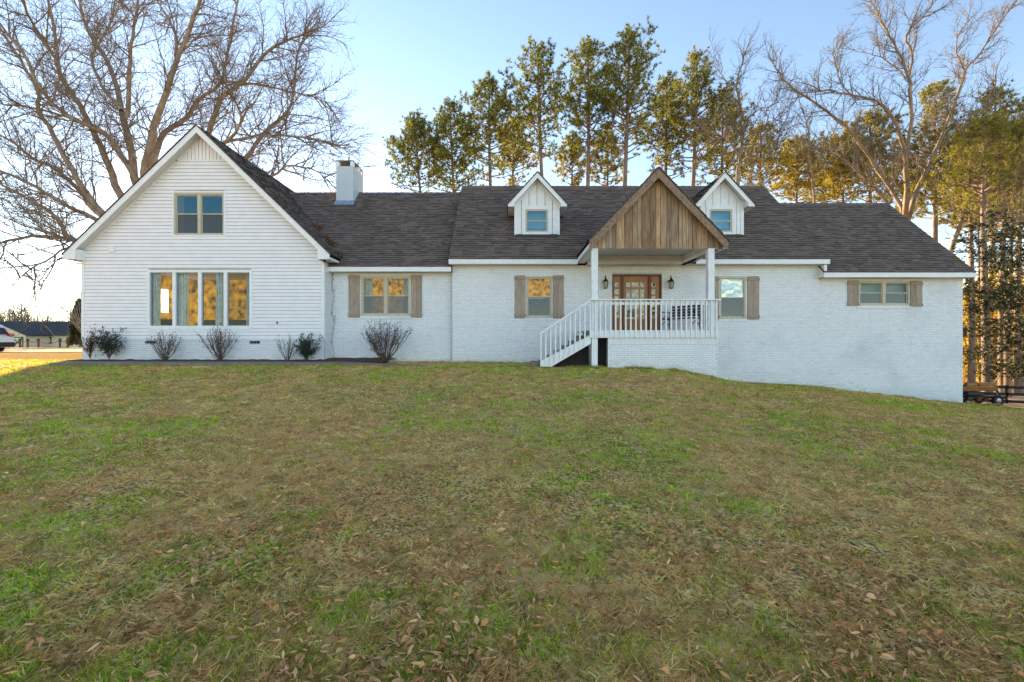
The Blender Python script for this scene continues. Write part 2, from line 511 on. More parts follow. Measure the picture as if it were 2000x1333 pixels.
YM, YL, YW, YR = 16.8, 17.0, 16.3, 16.86       # wall planes: main, left middle, gable wing, right wing
def px_open(a, b, t, bt, Y): return (ux(a, Y), ux(b, Y), uz(bt, Y), uz(t, Y))
W_MAIN_L = px_open(1027.5, 1078.5, 540, 621, YM)
W_MAIN_R = px_open(1405, 1456.5, 541, 623, YM)
W_MID = px_open(705.5, 801, 540, 617, YL)
W_RIGHT = px_open(1677, 1776.5, 549, 597, YR)
W_GUP = px_open(340, 438, 377, 460, YW)
W_GLO = px_open(290.5, 490.5, 531, 641, YW)
DOOR = (ux(1195.5, YM), ux(1292.5, YM), 1.94, uz(536, YM))
WX0, WX1 = -15.38, -6.73
MX0, MX1 = -2.2, 11.34
RX1 = 16.69

def brick_wall(Y, x0, x1, z0, z1, op):
    m = MB(); base_wall(m, Y, x0, x1, z0, z1, op)
    o = m.build("brick_wall", M["mortar"], house)
    b = MB(); bricks(b, Y, x0, x1, z0, z1, op)
    b.build("bricks", M["painted_brick"], o, kind="stuff")
    return o
wm = brick_wall(YM, MX0, MX1, -1.0, 4.40, [W_MAIN_L, W_MAIN_R, DOOR])
brick_wall(YL, WX1, MX0, 0.2, 4.17, [W_MID])
brick_wall(YR, MX1 - .02, RX1, -1.4, 3.94, [W_RIGHT])
V1 = px_open(283, 305, 662.5, 671.5, YW); V2 = px_open(487, 508.5, 663, 671.5, YW)
V1 = (V1[0], V1[1], V1[2], 1.60); V2 = (V2[0], V2[1], V2[2], 1.60)
brick_wall(YW, WX0, WX1, 0.3, 1.68, [V1, V2])
for v in (V1, V2):
    m = MB(); m.box(v[0] - .02, v[1] + .02, YW + .05, YW + .07, v[2] - .02, v[3] + .02)
    vent = m.build("foundation_vent", M["dark_void"], house)
    for k in range(4):
        m = MB(); xx = v[0] + (v[1] - v[0]) * (k + .5) / 4
        m.box(xx - .012, xx + .012, YW + .01, YW + .05, v[2], v[3]); m.build("grille_bar", M["concrete"], vent)
# return wall between wing and left middle wall (faces right), lower bricks and side
m = MB(); m.face([(WX1, YW, .3), (WX1, YL, .3), (WX1, YL, 4.5), (WX1, YW, 4.5)])
rw = m.build("brick_wall", M["mortar"], house)
b = MB(); bricks(b, 0, YW + .1, YL, .5, 4.45, [], flip=lambda p: (WX1 - p[1], p[0], p[2])); b.build("bricks", M["painted_brick"], rw, kind="stuff")
# side and back walls, closed shell
def side_wall(x, y0, y1, z0, z1, zr=None):
    m = MB(); yc = (y0 + y1) / 2
    if zr: m.face([(x, y0, z0), (x, y1, z0), (x, y1, z1), (x, yc, zr), (x, y0, z1)])
    else: m.face([(x, y0, z0), (x, y1, z0), (x, y1, z1), (x, y0, z1)])
    return m.build("brick_wall", M["painted_brick"], house)
side_wall(RX1, YR, 23.8, -2, 3.95, 7.55)
m = MB()
m.face([(MX0, 24.6, -2), (RX1, 24.6, -2), (RX1, 24.6, 3.9), (MX0, 24.6, 3.9)])
m.face([(WX0, 25.5, 0), (MX0, 25.5, 0), (MX0, 25.5, 4.4), (WX0, 25.5, 4.4)])
m.build("back_wall", M["painted_brick"], house)
side_wall(WX0, YW, 25.5, 0, 4.6)
side_wall(MX0 + .0, YM, YL + .02, 0, 4.3)
m = MB(); m.box(11.26, 11.318, 16.815, 17.4, -1, 4.3); m.build('light_leak_blocker', M['painted_brick'], house)  # hidden box added to stop sun leaking through the wall seam
m = MB(); m.face([(MX0, YL, 4.1), (MX0, 20.6, 8.4), (MX0, 24.7, 4.5), (MX0, 24.7, 4.1)]); m.build("gable_end", M["trim_white"], house)
m = MB(); m.face([(MX1, YM, 3.9), (MX1, YM, 4.4), (MX1, 20.6, 8.4), (MX1, 24.7, 4.5), (MX1, 24.7, 3.9)]); m.build("gable_end", M["trim_white"], house)

# siding on the gable wing
AX, AZ, SL = -11.02, 9.15, .9656
YRK = 15.88
def under(x): return AZ - .16 - SL * abs(x - AX)
Z0S, EXPO = 1.665, .127
sid = MB(); sid.face([(WX0, YW + .02, Z0S), (W_GLO[0], YW + .02, Z0S), (W_GLO[0], YW + .02, 4.6), (WX0, YW + .02, 4.6)])
sid.face([(W_GLO[1], YW + .02, Z0S), (WX1, YW + .02, Z0S), (WX1, YW + .02, 4.6), (W_GLO[1], YW + .02, 4.6)])
sid.face([(W_GLO[0], YW + .02, Z0S), (W_GLO[1], YW + .02, Z0S), (W_GLO[1], YW + .02, W_GLO[2]), (W_GLO[0], YW + .02, W_GLO[2])])
sid.face([(W_GLO[0], YW + .02, W_GLO[3]), (W_GLO[1], YW + .02, W_GLO[3]), (W_GLO[1], YW + .02, 4.6), (W_GLO[0], YW + .02, 4.6)])
sid.face([(WX0, YW + .02, 4.6), (W_GUP[0], YW + .02, 4.6), (W_GUP[0], YW + .02, under(W_GUP[0]) + .1), (WX0, YW + .02, under(WX0) + .1)])
sid.face([(W_GUP[1], YW + .02, 4.6), (WX1, YW + .02, 4.6), (WX1, YW + .02, under(WX1) + .1), (W_GUP[1], YW + .02, under(W_GUP[1]) + .1)])
sid.face([(W_GUP[0], YW + .02, 4.6), (W_GUP[1], YW + .02, 4.6), (W_GUP[1], YW + .02, W_GUP[2]), (W_GUP[0], YW + .02, W_GUP[2])])
sid.face([(W_GUP[0], YW + .02, W_GUP[3]), (W_GUP[1], YW + .02, W_GUP[3]), (W_GUP[1], YW + .02, under(W_GUP[1])), (AX, YW + .02, AZ - .1), (W_GUP[0], YW + .02, under(W_GUP[0]))])
siding = sid.build("siding_wall", M["siding_groove"], house)
ZB = 8.05
z = Z0S
while z < ZB - .01:
    z1 = min(z + EXPO, ZB)
    def xlim(zz): return max(0.0, (AZ - .16 - zz) / SL)
    lo0, hi0 = max(WX0, AX - xlim(z)), min(WX1, AX + xlim(z))
    lo1, hi1 = max(WX0, AX - xlim(z1)), min(WX1, AX + xlim(z1))
    spans = gap_spans(lo0, hi0, z + .001, z1 - .001, [W_GUP, W_GLO])
    # a window edge inside a course notches it: split the course in two heights if needed
    for s, e in spans:
        s1 = lo1 if abs(s - lo0) < 1e-6 else s; e1 = hi1 if abs(e - hi0) < 1e-6 else e
        m = MB()
        yb, yt = YW - .020, YW - .003
        zl = z + .013
        m.hexa([(s, yb, zl), (e, yb, zl), (e, YW + .015, zl), (s, YW + .015, zl), (s1, yt, z1), (e1, yt, z1), (e1, YW + .015, z1), (s1, YW + .015, z1)])
        m.build("siding_board", M["siding"], siding)
    z = z1
# beadboard triangle at the top
m = MB(); hb = (AZ - .16 - ZB) / SL
m.box(AX - hb - .02, AX + hb + .02, YW - .03, YW - .005, ZB - .03, ZB + .02); m.build("siding_trim", M["trim_white"], siding)
xx = AX - hb
while xx < AX + hb - .02:
    x2 = min(xx + .13, AX + hb)
    pts = [(xx + .010, ZB + .02), (x2 - .010, ZB + .02), (x2 - .010, max(ZB + .02, under(x2 - .010)))]
    if xx < AX < x2: pts.append((AX, AZ - .16))
    pts.append((xx + .010, max(ZB + .02, under(xx + .010))))
    m = MB(); m.prism(pts, YW - .018, YW + .01); m.build("bead_board", M["siding"], siding)
    xx = x2
# corner boards and lower trim
m = MB(); m.box(WX1 - .09, WX1 + .02, YW - .03, YW + .1, Z0S - .02, 4.52); m.build("corner_board", M["trim_white"], house)
m = MB(); m.box(WX0 - .02, WX0 + .08, YW - .03, YW + .1, Z0S - .02, 4.55); m.build("corner_board", M["trim_white"], house)
m = MB(); m.box(WX0, WX1 - .09, YW - .032, YW + .012, Z0S - .03, Z0S - .002); m.build("siding_trim", M["trim_white"], house)

# ---- roofs
def shcol():
    v = random.choice([.15, .155, .16, .165, .17, .175, .19, .125]) * random.uniform(.93, 1.07)
    t = random.random()
    return (v * (1.23 + .08 * t), v * (.98 - .02 * t), v * (.80 - .05 * t))
SH_E = .145
def shingle_geo(mb, o, u, v, n, a, b, s0, s1, c, lift=.014):
    p = lambda uu, ss, h: tuple(o + u * uu + v * ss + n * h)
    A, B, C, D = p(a, s0, lift), p(b, s0, lift), p(b, s1, .003), p(a, s1, .003)
    A0, B0 = p(a, s0, -.004), p(b, s0, -.004)
    mb.face([A, B, C, D], c); mb.face([A0, B0, B, A], (.025, .024, .024) if lift > .0145 else tuple(q * .5 for q in c)); mb.face([A0, A, D], c); mb.face([B0, B, C], c)  # cut edge faces coloured dark to paint the shadow line of each tab

def shingle_slope(roof, o, u, v, length, slen, single=0):
    """roof slope: o = eave corner, u along the eave, v up the slope; the first `single` courses as separate shingles"""
    o, u, v = Vector(o), Vector(u).normalized(), Vector(v).normalized()
    n = u.cross(v)
    if n.z < 0: n = -n
    mb = MB(); s = -.03; r = 0
    protos = None
    if single:
        protos = []
        for k in range(10):
            pm = MB(); shingle_geo(pm, Vector((0, 0, 0)), u, v, n, .0015, .300, 0, SH_E + .02, shcol(), .012 if k % 3 == 0 else .024)
            protos.append(pm.mesh("shingle", M["shingle"]))
    while s < slen:
        s1 = min(s + SH_E + .02, slen)
        if r < single:
            x = -random.random() * .25
            while x < length:
                if x < 0 or x + .302 > length:
                    a, b = max(0, x), min(length, x + .3)
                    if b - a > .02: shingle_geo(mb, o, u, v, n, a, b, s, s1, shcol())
                else:
                    ob = bpy.data.objects.new("shingle", random.choice(protos)); ob.location = o + u * x + v * s
                    COL.objects.link(ob); adopt(ob, roof)
                x += .302
        else:
            x = -random.random() * .3
            while x < length:
                wd = random.choice([.16, .22, .28, .34])
                a, b = max(0, x), min(length, x + wd - .002)
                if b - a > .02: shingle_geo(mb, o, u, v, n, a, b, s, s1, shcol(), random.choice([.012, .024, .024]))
                x += wd
        s += SH_E; r += 1
    mb.build("shingle_courses", M["shingle"], roof, kind="stuff")

def gable_roof_x(x0, x1, ye, ze, slope, run, single=0, fas=.18, gap=None):
    """ridge along x; front eave at ye, ze"""
    yr, zr = ye + run, ze + slope * run; yb = yr + run
    m = MB(); t = .05
    m.prism_x([(ye, ze - t), (yr, zr - t), (yb, ze - t), (yb, ze - .001), (yr, zr - .001), (ye, ze - .001)][:0] or [(ye, ze - t), (yr, zr - t), (yr, zr - .004), (ye, ze - .004)], x0, x1)
    m.prism_x([(yr, zr - t), (yb, ze - t), (yb, ze - .004), (yr, zr - .004)], x0, x1)
    roof = m.build("roof", M["roof_deck"], house)
    v = Vector((0, 1, slope)); sl = run * math.sqrt(1 + slope * slope)
    shingle_slope(roof, (x0, ye, ze), (1, 0, 0), v, x1 - x0, sl, single)
    # ridge cap pieces
    x = x0
    while x < x1 - .05:
        c = MB(); a, b = x, min(x + .3, x1); h = random.uniform(.028, .04)
        c.hexa([(a, yr - .13, zr - .13 * slope + .018), (b, yr - .13, zr - .13 * slope + .012), (b, yr, zr + .02), (a, yr, zr + h),
                (a, yr - .13, zr - .13 * slope + .032), (b, yr - .13, zr - .13 * slope + .028), (b, yr, zr + .035), (a, yr, zr + h + .016)], shcol())
        c.build("ridge_cap", M["shingle"], roof)
        x += .27
    for a, b in (gap or [(x0, x1)]):
        m = MB(); m.box(a, b, ye - .005, ye + .025, ze - fas - .012, ze - .012); m.build("fascia", M["trim_white"], house)
    return roof, yr, zr
R_MAIN, YRM, ZRM = gable_roof_x(-2.28, 11.45, 16.38, 4.57, .94, 4.30, single=6, gap=[(-2.28, 2.37), (6.63, 11.45)])
R_MID, YRL, ZRL = gable_roof_x(-10.25, -2.22, 16.60, 4.33, .94, 4.33)
R_RGT, YRR, ZRR = gable_roof_x(11.28, 16.78, 16.45, 4.10, .94, 3.85)
def soffit(x0, x1, y0, y1, z):
    m = MB(); m.box(x0, x1, y0, y1, z - .012, z); m.build("soffit", M["soffit"], house)
soffit(-2.28, 2.36, 16.41, YM - .02, 4.385); soffit(6.34, 11.45, 16.41, YM - .02, 4.385)
soffit(WX1 + .02, -2.24, 16.63, YL - .02, 4.15); soffit(11.35, 16.78, 16.48, YR - .02, 3.92)
m = MB(); m.prism_x([(16.45, 3.91), (YR + .1, 3.91), (20.3, 7.55), (20.3, 7.70), (16.45, 4.07)], 16.70, 16.765); m.build("rake_board", M["trim_white"], house)
m = MB(); m.box(11.30, 11.40, 16.47, YR - .03, 3.93, 4.36); m.build('eave_return', M['trim_white'], house)
# frieze boards at wall tops
for (a, b, Y, z0, z1) in [(-2.2, 2.5, YM, 4.29, 4.372), (6.3, MX1, YM, 4.29, 4.372), (WX1 + .02, MX0 - .02, YL, 4.05, 4.137), (MX1 + .05, RX1, YR, 3.83, 3.907)]:
    m = MB(); m.box(a, b, Y - .035, Y - .0, z0, z1); m.build("frieze_board", M["soffit"], house)

# gable roofs with the ridge along y
def gable_roof_y(parent, xc, half, za, slope, y0, y1, mat_under, rake_mat, rake_w, t_under=.09, t_cap=.03, shingles=False, chop=0, name="roof"):
    ze = za - slope * half
    m = MB(); u = t_cap
    for s in (-1, 1):
        m.prism([(xc, za - u), (xc + s * half, ze - u), (xc + s * half, ze - u - t_under), (xc, za - u - t_under)], y0 + .03, y1)
    un = m.build("soffit", mat_under, parent)
    m = MB()
    for s in (-1, 1):
        m.prism([(xc, za), (xc + s * (half + .03), ze - .03 * slope), (xc + s * (half + .03), ze - .03 * slope - u + .004), (xc, za - u + .004)], y0 - .03, y1)
    rf = m.build(name, M["roof_deck"], parent)
    if shingles:
        sl = half * math.sqrt(1 + slope * slope)
        shingle_slope(rf, (xc + half, y0 - .03, ze + .004), (0, 1, 0), (-1, 0, slope), y1 - y0, sl)
        shingle_slope(rf, (xc - half, y0 - .03, ze + .004), (0, 1, 0), (1, 0, slope), y1 - y0, sl)
    for s in (-1, 1):
        m = MB()
        if chop:
            poly = [(xc, za - u), (xc + s * half, ze - u), (xc + s * half, ze - u - chop[1]), (xc + s * (half - chop[0]), ze - u - chop[1]), (xc + s * (half - chop[0]), za - slope * (half - chop[0]) - u - rake_w), (xc, za - u - rake_w)]
        else:
            poly = [(xc, za - u), (xc + s * half, ze - u), (xc + s * half, ze - u - rake_w), (xc, za - u - rake_w)]
        if s < 0: poly = poly[::-1]
        m.prism(poly, y0, y0 + .028); m.build("rake_board", rake_mat, parent)
    return rf, ze

WROOF, WZE = gable_roof_y(house, AX, 4.65, AZ, SL, YRK, 25.9, M["soffit"], M["trim_white"], .24, shingles=True, chop=(.42, .17))
# eave fascia and soffit of the wing, both sides
for s in (-1, 1):
    xe = AX + s * 4.65
    m = MB(); a, b = sorted((xe, xe - s * .03)); m.box(a, b, YRK + .03, 25.9, WZE - .20, WZE - .035); m.build("fascia", M["trim_white"], house)
    a, b = sorted((xe - s * .03, AX + s * 4.34)); m = MB(); m.box(a, b, YRK + .03, 25.9, WZE - .20, WZE - .185); m.build("soffit", M["soffit"], house)
    m = MB(); xr = xe - s * .42; a, b = sorted((xr, xr + s * .02)); m.box(a, b, YRK + .03, YW, WZE - .20, WZE + .16); m.build("eave_return", M["trim_white"], house)
# rake frieze trim on the wing wall
for s in (-1, 1):
    m = MB(); poly = [(AX, AZ - .125), (AX + s * 4.33, AZ - .125 - SL * 4.33), (AX + s * 4.33, AZ - .19 - SL * 4.33), (AX, AZ - .19)]
    m.prism(poly if s > 0 else poly[::-1], YW - .03, YW + .01); m.build("frieze_board", M["trim_white"], house)

# dormers
def dormer(xc):
    d = part_empty("dormer", house, (xc, 17.56, 5.68))
    Y, hw, zb = 17.56, .86, 5.45
    gable_roof_y(d, xc, 1.12, 8.01, 1.09, 17.2, 20.1, M["soffit"], M["trim_white"], .21, chop=(.24, .07), shingles=True)
    zt = lambda x: 8.01 - .13 - 1.09 * abs(x - xc)
    # window opening
    wx0, wx1, wz0, wz1 = xc - .45, xc + .43, 5.80, 6.68
    # vertical boards
    edges = [-.86, -.62, -.36, -.03, .02, .33, .60, .86]
    edges = [-.86, -.60, -.31, 0, .31, .60, .86]
    for a, b in zip(edges[:-1], edges[1:]):
        a, b = xc + a + .008, xc + b - .008
        for (s, e, z0, z1) in ([(a, b, zb, None)] if (b <= wx0 or a >= wx1) else [(a, b, zb, wz0), (a, b, wz1, None)] + ([(a, wx0, wz0, wz1)] if a < wx0 else []) + ([(wx1, b, wz0, wz1)] if b > wx1 else [])):
            if e - s < .01: continue
            m = MB()
            if z1 is None:
                poly = [(s, z0), (e, z0), (e, zt(e))] + ([(xc, zt(xc))] if s < xc < e else []) + [(s, zt(s))]
                m.prism(poly, Y, Y + .03)
            else: m.box(s, e, Y, Y + .03, z0, z1)
            m.build("dormer_board", M["trim_white"], d)
    # corner boards, window casing and rake trim
    for s in (-1, 1):
        m = MB(); a, b = sorted((xc + s * .76, xc + s * .875)); m.box(a, b, Y - .022, Y + .06, zb, zt(xc + s * .82)); m.build("corner_board", M["trim_white"], d)
        m = MB(); poly = [(xc, 7.86), (xc + s * .9, 7.86 - 1.09 * .9), (xc + s * .9, 7.70 - 1.09 * .9), (xc, 7.70)]
        m.prism(poly if s > 0 else poly[::-1], Y - .02, Y); m.build("frieze_board", M["trim_white"], d)
        # cheek
        m = MB(); m.face([(xc + s * .86, Y, zb), (xc + s * .86, Y, 6.85), (xc + s * .86, 18.9, 6.85)]); m.build("cheek_wall", M["trim_white"], d)
        # eave soffit and fascia
        m = MB(); a, b = sorted((xc + s * .88, xc + s * 1.11)); m.box(a, b, 17.23, 18.75, 6.70, 6.715); m.build("soffit", M["soffit"], d)
        m = MB(); a, b = sorted((xc + s * 1.095, xc + s * 1.12)); m.box(a, b, 17.23, 18.75, 6.685, 6.76); m.build("fascia", M["trim_white"], d)
        m = MB(); a, b = sorted((xc + s * .88, xc + s * .90)); m.box(a, b, 17.23, Y, 6.70, 7.0); m.build("eave_return", M["trim_white"], d)
    m = MB(); m.box(wx0 - .10, wx0, Y - .018, Y + .05, wz0 - .10, wz1 + .12); m.box(wx1, wx1 + .10, Y - .018, Y + .05, wz0 - .10, wz1 + .12)
    m.box(wx0, wx1, Y - .018, Y + .05, wz1, wz1 + .12); m.box(wx0, wx1, Y - .018, Y + .05, wz0 - .10, wz0); m.build("window_casing", M["trim_white"], d)
    m = MB(); m.box(wx0, wx0 + .07, Y + .0, Y + .06, wz0, wz1); m.box(wx1 - .07, wx1, Y, Y + .06, wz0, wz1); m.box(wx0 + .07, wx1 - .07, Y, Y + .06, wz1 - .07, wz1); m.box(wx0 + .07, wx1 - .07, Y, Y + .06, wz0, wz0 + .06)
    zm = (wz0 + wz1) / 2 - .01
    m.box(wx0 + .07, wx1 - .07, Y + .005, Y + .05, zm - .02, zm + .02); m.build("window_frame", M["frame_tan"], d)
    for (z0, z1, mt) in ((wz0 + .06, zm - .02, glass_blue), (zm + .02, wz1 - .07, glass_blue)):
        m = MB(); m.box(wx0 + .07, wx1 - .07, Y + .03, Y + .034, z0, z1); m.build("pane", mt, d)
    m = MB(); m.box(wx0 - .1, wx1 + .1, Y + .35, Y + .37, wz0 - .1, wz1 + .1); m.build("blind", M["blind"], d)
    # step flashing at the foot
    m = MB()
    m.hexa([(xc - .84, Y - .12, 5.60), (xc + .84, Y - .12, 5.60), (xc + .84, Y - .005, 5.71), (xc - .84, Y - .005, 5.71), (xc - .84, Y - .12, 5.612), (xc + .84, Y - .12, 5.612), (xc + .84, Y - .005, 5.725), (xc - .84, Y - .005, 5.725)])
    m.build("flashing", M["roof_deck"], d)
dormer(.965); dormer(8.06)

# chimney
ch = part_empty("chimney", house, (-7.4, 20.3, 7.4))
CYF = 20.2
cx0, cx1, cz1 = ux(656.5, CYF), ux(690, CYF), uz(314, CYF)
cyb = CYF + 1.30
m = MB(); m.box(cx0, cx1, CYF, cyb, 6.6, cz1 - .25); m.build("chimney_core", M["mortar"], ch)
r = 0; zz = cz1 - .27
pm = {}
def chim_brick(x0, x1, y0, y1, z0, z1):
    w_, d_ = round(x1 - x0, 3), round(y1 - y0, 3)
    key = (w_, d_)
    if key not in pm:
        q = MB(); q.box(0, w_, 0, d_, 0, z1 - z0, (.72, .77, .82)); pm[key] = q.mesh("brick", M["painted_brick"])
    o = bpy.data.objects.new("brick", pm[key]); o.location = (x0, y0 + random.uniform(-.002, .002), z0); COL.objects.link(o); adopt(o, ch)
CC = .078
wch = cx1 - cx0
while zz > 7.3:
    n_ = 3
    L_ = wch / n_
    if r % 2 == 0:
        for k in range(n_): chim_brick(cx0 + k * L_ + .005, cx0 + (k + 1) * L_ - .005, CYF - .012, CYF, zz - CC + .01, zz)
    else:
        eds = [0, .5, 1.5, 2.5, 3]
        for a, b in zip(eds[:-1], eds[1:]): chim_brick(cx0 + a * L_ + .005, cx0 + b * L_ - .005, CYF - .012, CYF, zz - CC + .01, zz)
    nd = 6; Ld = (cyb - CYF) / nd
    if zz > 7.6:
        for k in range(nd): 
            a = CYF + (k + (r % 2) * .5) * Ld; b = min(a + Ld, cyb)
            chim_brick(cx1, cx1 + .012, a + .005, b - .005, zz - CC + .01, zz)
    zz -= CC; r += 1
for (a, b, c, d) in [(cx0 - .012, cx0 + .13, CYF - .012, CYF + .16), (cx1 - .13, cx1 + .012, CYF - .012, CYF + .16), (cx1 - .13, cx1 + .012, CYF + .66, CYF + .9), (cx0 - .012, cx0 + .13, cyb - .16, cyb), (cx1 - .13, cx1 + .012, cyb - .16, cyb), (cx0 - .012, cx0 + .13, CYF + .66, CYF + .9)]:
    m = MB(); m.box(a, b, c, d, cz1 - .25, cz1 - .04, (1, 1, 1)); m.build("cap_pier", M["painted_brick"], ch)
m = MB(); m.box(cx0 - .02, cx1 + .02, CYF - .02, cyb + .01, cz1 - .04, cz1 + .01); m.build("cap_slab", M["concrete"], ch)
m = MB(); zf = 4.33 + .94 * (CYF - 16.6)
m.hexa([(cx0 - .06, CYF - .14, zf - .12), (cx1 + .06, CYF - .14, zf - .12), (cx1 + .06, CYF - .015, zf), (cx0 - .06, CYF - .015, zf), (cx0 - .06, CYF - .14, zf - .10), (cx1 + .06, CYF - .14, zf - .10), (cx1 + .03, CYF - .015, zf + .12), (cx0 - .03, CYF - .015, zf + .12)])
m.build("flashing", M["flashing"], ch)

# windows
def dh_window(op, Y, units, upper, lower, sill=True, frame="frame_tan", lowrec=.0, brickmould=True):
    x0, x1, z0, z1 = op
    m = MB(); t = .055
    ya, yb = Y - .008, Y + .09
    m.box(x0, x0 + t, ya, yb, z0, z1); m.box(x1 - t, x1, ya, yb, z0, z1); m.box(x0 + t, x1 - t, ya, yb, z1 - t, z1); m.box(x0 + t, x1 - t, ya, yb, z0, z0 + t)
    uw = (x1 - x0 - 2 * t - (units - 1) * .11) / units
    for k in range(1, units):
        a = x0 + t + k * uw + (k - 1) * .11; m.box(a, a + .11, ya + .004, yb, z0 + t, z1 - t)
    win = m.build("window", M[frame], house)
    zm = (z0 + z1) / 2 - .01
    for k in range(units):
        a = x0 + t + k * (uw + .11); b = a + uw; s = .035
        for (c, d, y, mt) in ((zm, z1 - t, Y + .025, upper), (z0 + t, zm + .035, Y + .045, lower)):
            q = MB(); q.box(a, a + s, y, y + .03, c, d); q.box(b - s, b, y, y + .03, c, d); q.box(a + s, b - s, y, y + .03, d - s, d); q.box(a + s, b - s, y, y + .03, c, c + s)
            q.build("sash", M[frame], win)
            q = MB(); q.box(a + s, b - s, y + .012, y + .016, c + s, d - s); q.build("pane", mt, win)
    if sill:
        q = MB(); xx = x0 - .06
        while xx < x1 + .04:
            e = min(xx + .0577, x1 + .06); q.box(xx, e, Y - .035, Y + .02, z0 - .115, z0 - .01, (random.uniform(.93, 1),) * 3); xx += .0677
        q.build("brick_sill", M["painted_brick"], win, kind="stuff")
    return win

def glow_panel(x0, x1, z0, z1, Y, mat, depth=1.6):
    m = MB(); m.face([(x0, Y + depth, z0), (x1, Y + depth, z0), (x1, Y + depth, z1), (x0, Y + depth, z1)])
    return m.build("window_glow_panel", mat, house)  # self-glowing sheet behind the glass, painting reflections and indoor light

dh_window(W_GUP, YW, 2, glass_blue, glass_screen, sill=False)
m = MB(); a, b, c, d = W_GUP
for q in ((a - .05, a, c - .05, d + .05), (b, b + .05, c - .05, d + .05), (a, b, d, d + .05), (a, b, c - .05, c)): m.box(q[0], q[1], YW - .028, YW + .02, q[2], q[3])
m.build("window_casing", M["siding"], house)
dh_window(W_MID, YL, 2, glass_plain, glass_screen); glow_panel(W_MID[0] - .5, W_MID[1] + .5, W_MID[2] - .3, W_MID[3] + .2, YL, reflection_amber, .9)
dh_window(W_MAIN_L, YM, 1, glass_plain, glass_screen); glow_panel(W_MAIN_L[0] - .4, W_MAIN_L[1] + .4, (W_MAIN_L[2] + W_MAIN_L[3]) / 2, W_MAIN_L[3] + .3, YM, reflection_amber, .5)
dh_window(W_MAIN_R, YM, 1, glass_wavy, glass_screen)
dh_window(W_RIGHT, YR, 2, glass_plain, glass_screen)
m = MB(); m.box(W_RIGHT[0], W_RIGHT[1], YR + .25, YR + .26, W_RIGHT[2], W_RIGHT[3]); m.build("blind", M["blind"], house)
m = MB(); m.box(W_MAIN_R[0], W_MAIN_R[1], YM + .25, YM + .26, W_MAIN_R[2], W_MAIN_R[3]); m.build("blind", M["blind"], house)
m = MB(); m.box(W_GUP[0], W_GUP[1], YW + .5, YW + .51, W_GUP[2], W_GUP[3]); m.build("blind", M["dark_void"], house)

# the four pane picture window
x0, x1, z0, z1 = W_GLO
m = MB(); t = .07
m.box(x0 - .05, x0 + t - .02, YW - .03, YW + .10, z0 - .05, z1 + .05); m.box(x1 - t + .02, x1 + .05, YW - .03, YW + .10, z0 - .05, z1 + .05)
m.box(x0 + t - .02, x1 - t + .02, YW - .03, YW + .10, z1 - .03, z1 + .05); m.box(x0 + t - .02, x1 - t + .02, YW - .04, YW + .10, z0 - .05, z0 + .07)
PW = (x1 - x0) / 4
for k in range(1, 4): m.box(x0 + k * PW - .06, x0 + k * PW + .06, YW - .02, YW + .10, z0 + .07, z1 - .03)
pic = m.build("window", M["trim_white"], house); pic["label"] = "four pane picture window with white frame"
for k in range(4):
    a = x0 + k * PW + (.06 if k else .05); b = x0 + (k + 1) * PW - (.06 if k < 3 else .05)
    q = MB(); s = .028; c, d = z0 + .07, z1 - .03
    q.box(a, a + s, YW + .03, YW + .07, c, d); q.box(b - s, b, YW + .03, YW + .07, c, d); q.box(a + s, b - s, YW + .03, YW + .07, d - s, d); q.box(a + s, b - s, YW + .03, YW + .07, c, c + s)
    q.build("sash", M["flashing"], pic)
    q = MB(); q.box(a + s, b - s, YW + .045, YW + .05, c + s, d - s); q.build("pane", glass_plain, pic)
glow_panel(x0 - 3.5, x1 + 2.6, 1.2, 4.8, YW, glow_gold, 5.0)
m = MB(); m.face([(x0 - 3, YW + .4, 1.5), (x1 + 2.4, YW + .4, 1.5), (x1 + 2.4, YW + 5, 1.5), (x0 - 3, YW + 5, 1.5)]); m.build("room_floor", M["bench_slat"], house)
m = MB(); m.face([(x0 - 3, YW + .3, 4.45), (x1 + 2.4, YW + .3, 4.45), (x1 + 2.4, YW + 5, 4.45), (x0 - 3, YW + 5, 4.45)]); m.build("room_ceiling", M["siding"], house)
m = MB(); m.face([(-15.2, YW + .3, 1.4), (-15.2, YW + 5, 1.4), (-15.2, YW + 5, 4.6), (-15.2, YW + .3, 4.6)]); m.build("window_glow_panel", glow_gold, house)
m = MB(); m.face([(-6.9, YW + .9, 1.4), (-6.9, YW + 5, 1.4), (-6.9, YW + 5, 4.6), (-6.9, YW + .9, 4.6)]); m.build("window_glow_panel", glow_gold, house)
for (a, b, c, d) in [(19.70, 20.08, 2.85, 3.85), (20.38, 20.75, 2.85, 3.85)]:
    m = MB(); m.box(-15.19, -15.15, a, b, c, d); m.build("rear_window", day_window, house)
# curtains
def curtain(x0, x1, z0, z1, Y, label, group):
    nx_, nz_ = 40, 4; V = []; F = []
    ph = random.random() * 6
    for j in range(nz_ + 1):
        for i in range(nx_ + 1):
            u = i / nx_; z_ = z1 + (z0 - z1) * j / nz_
            V.append((x0 + (x1 - x0) * u + .01 * math.sin(9 * u + j), Y + .03 * math.sin(u * 26 + ph) + .012 * math.sin(u * 55), z_))
    for j in range(nz_):
        for i in range(nx_): a = j * (nx_ + 1) + i; F.append((a, a + 1, a + nx_ + 2, a + nx_ + 1))
    me = bpy.data.meshes.new("curtain"); me.from_pydata(V, [], F); me.materials.append(M["curtain"])
    o = bpy.data.objects.new("curtain", me); COL.objects.link(o)
    s = o.modifiers.new("thick", 'SOLIDIFY'); s.thickness = .004
    return tag(o, label, "curtain", group)
CG = "patterned curtains behind the windows"
curtain(ux(296, 16.45), ux(313, 16.45), 1.9, 4.1, 16.45, "pale patterned curtain at the far left of the picture window", CG)
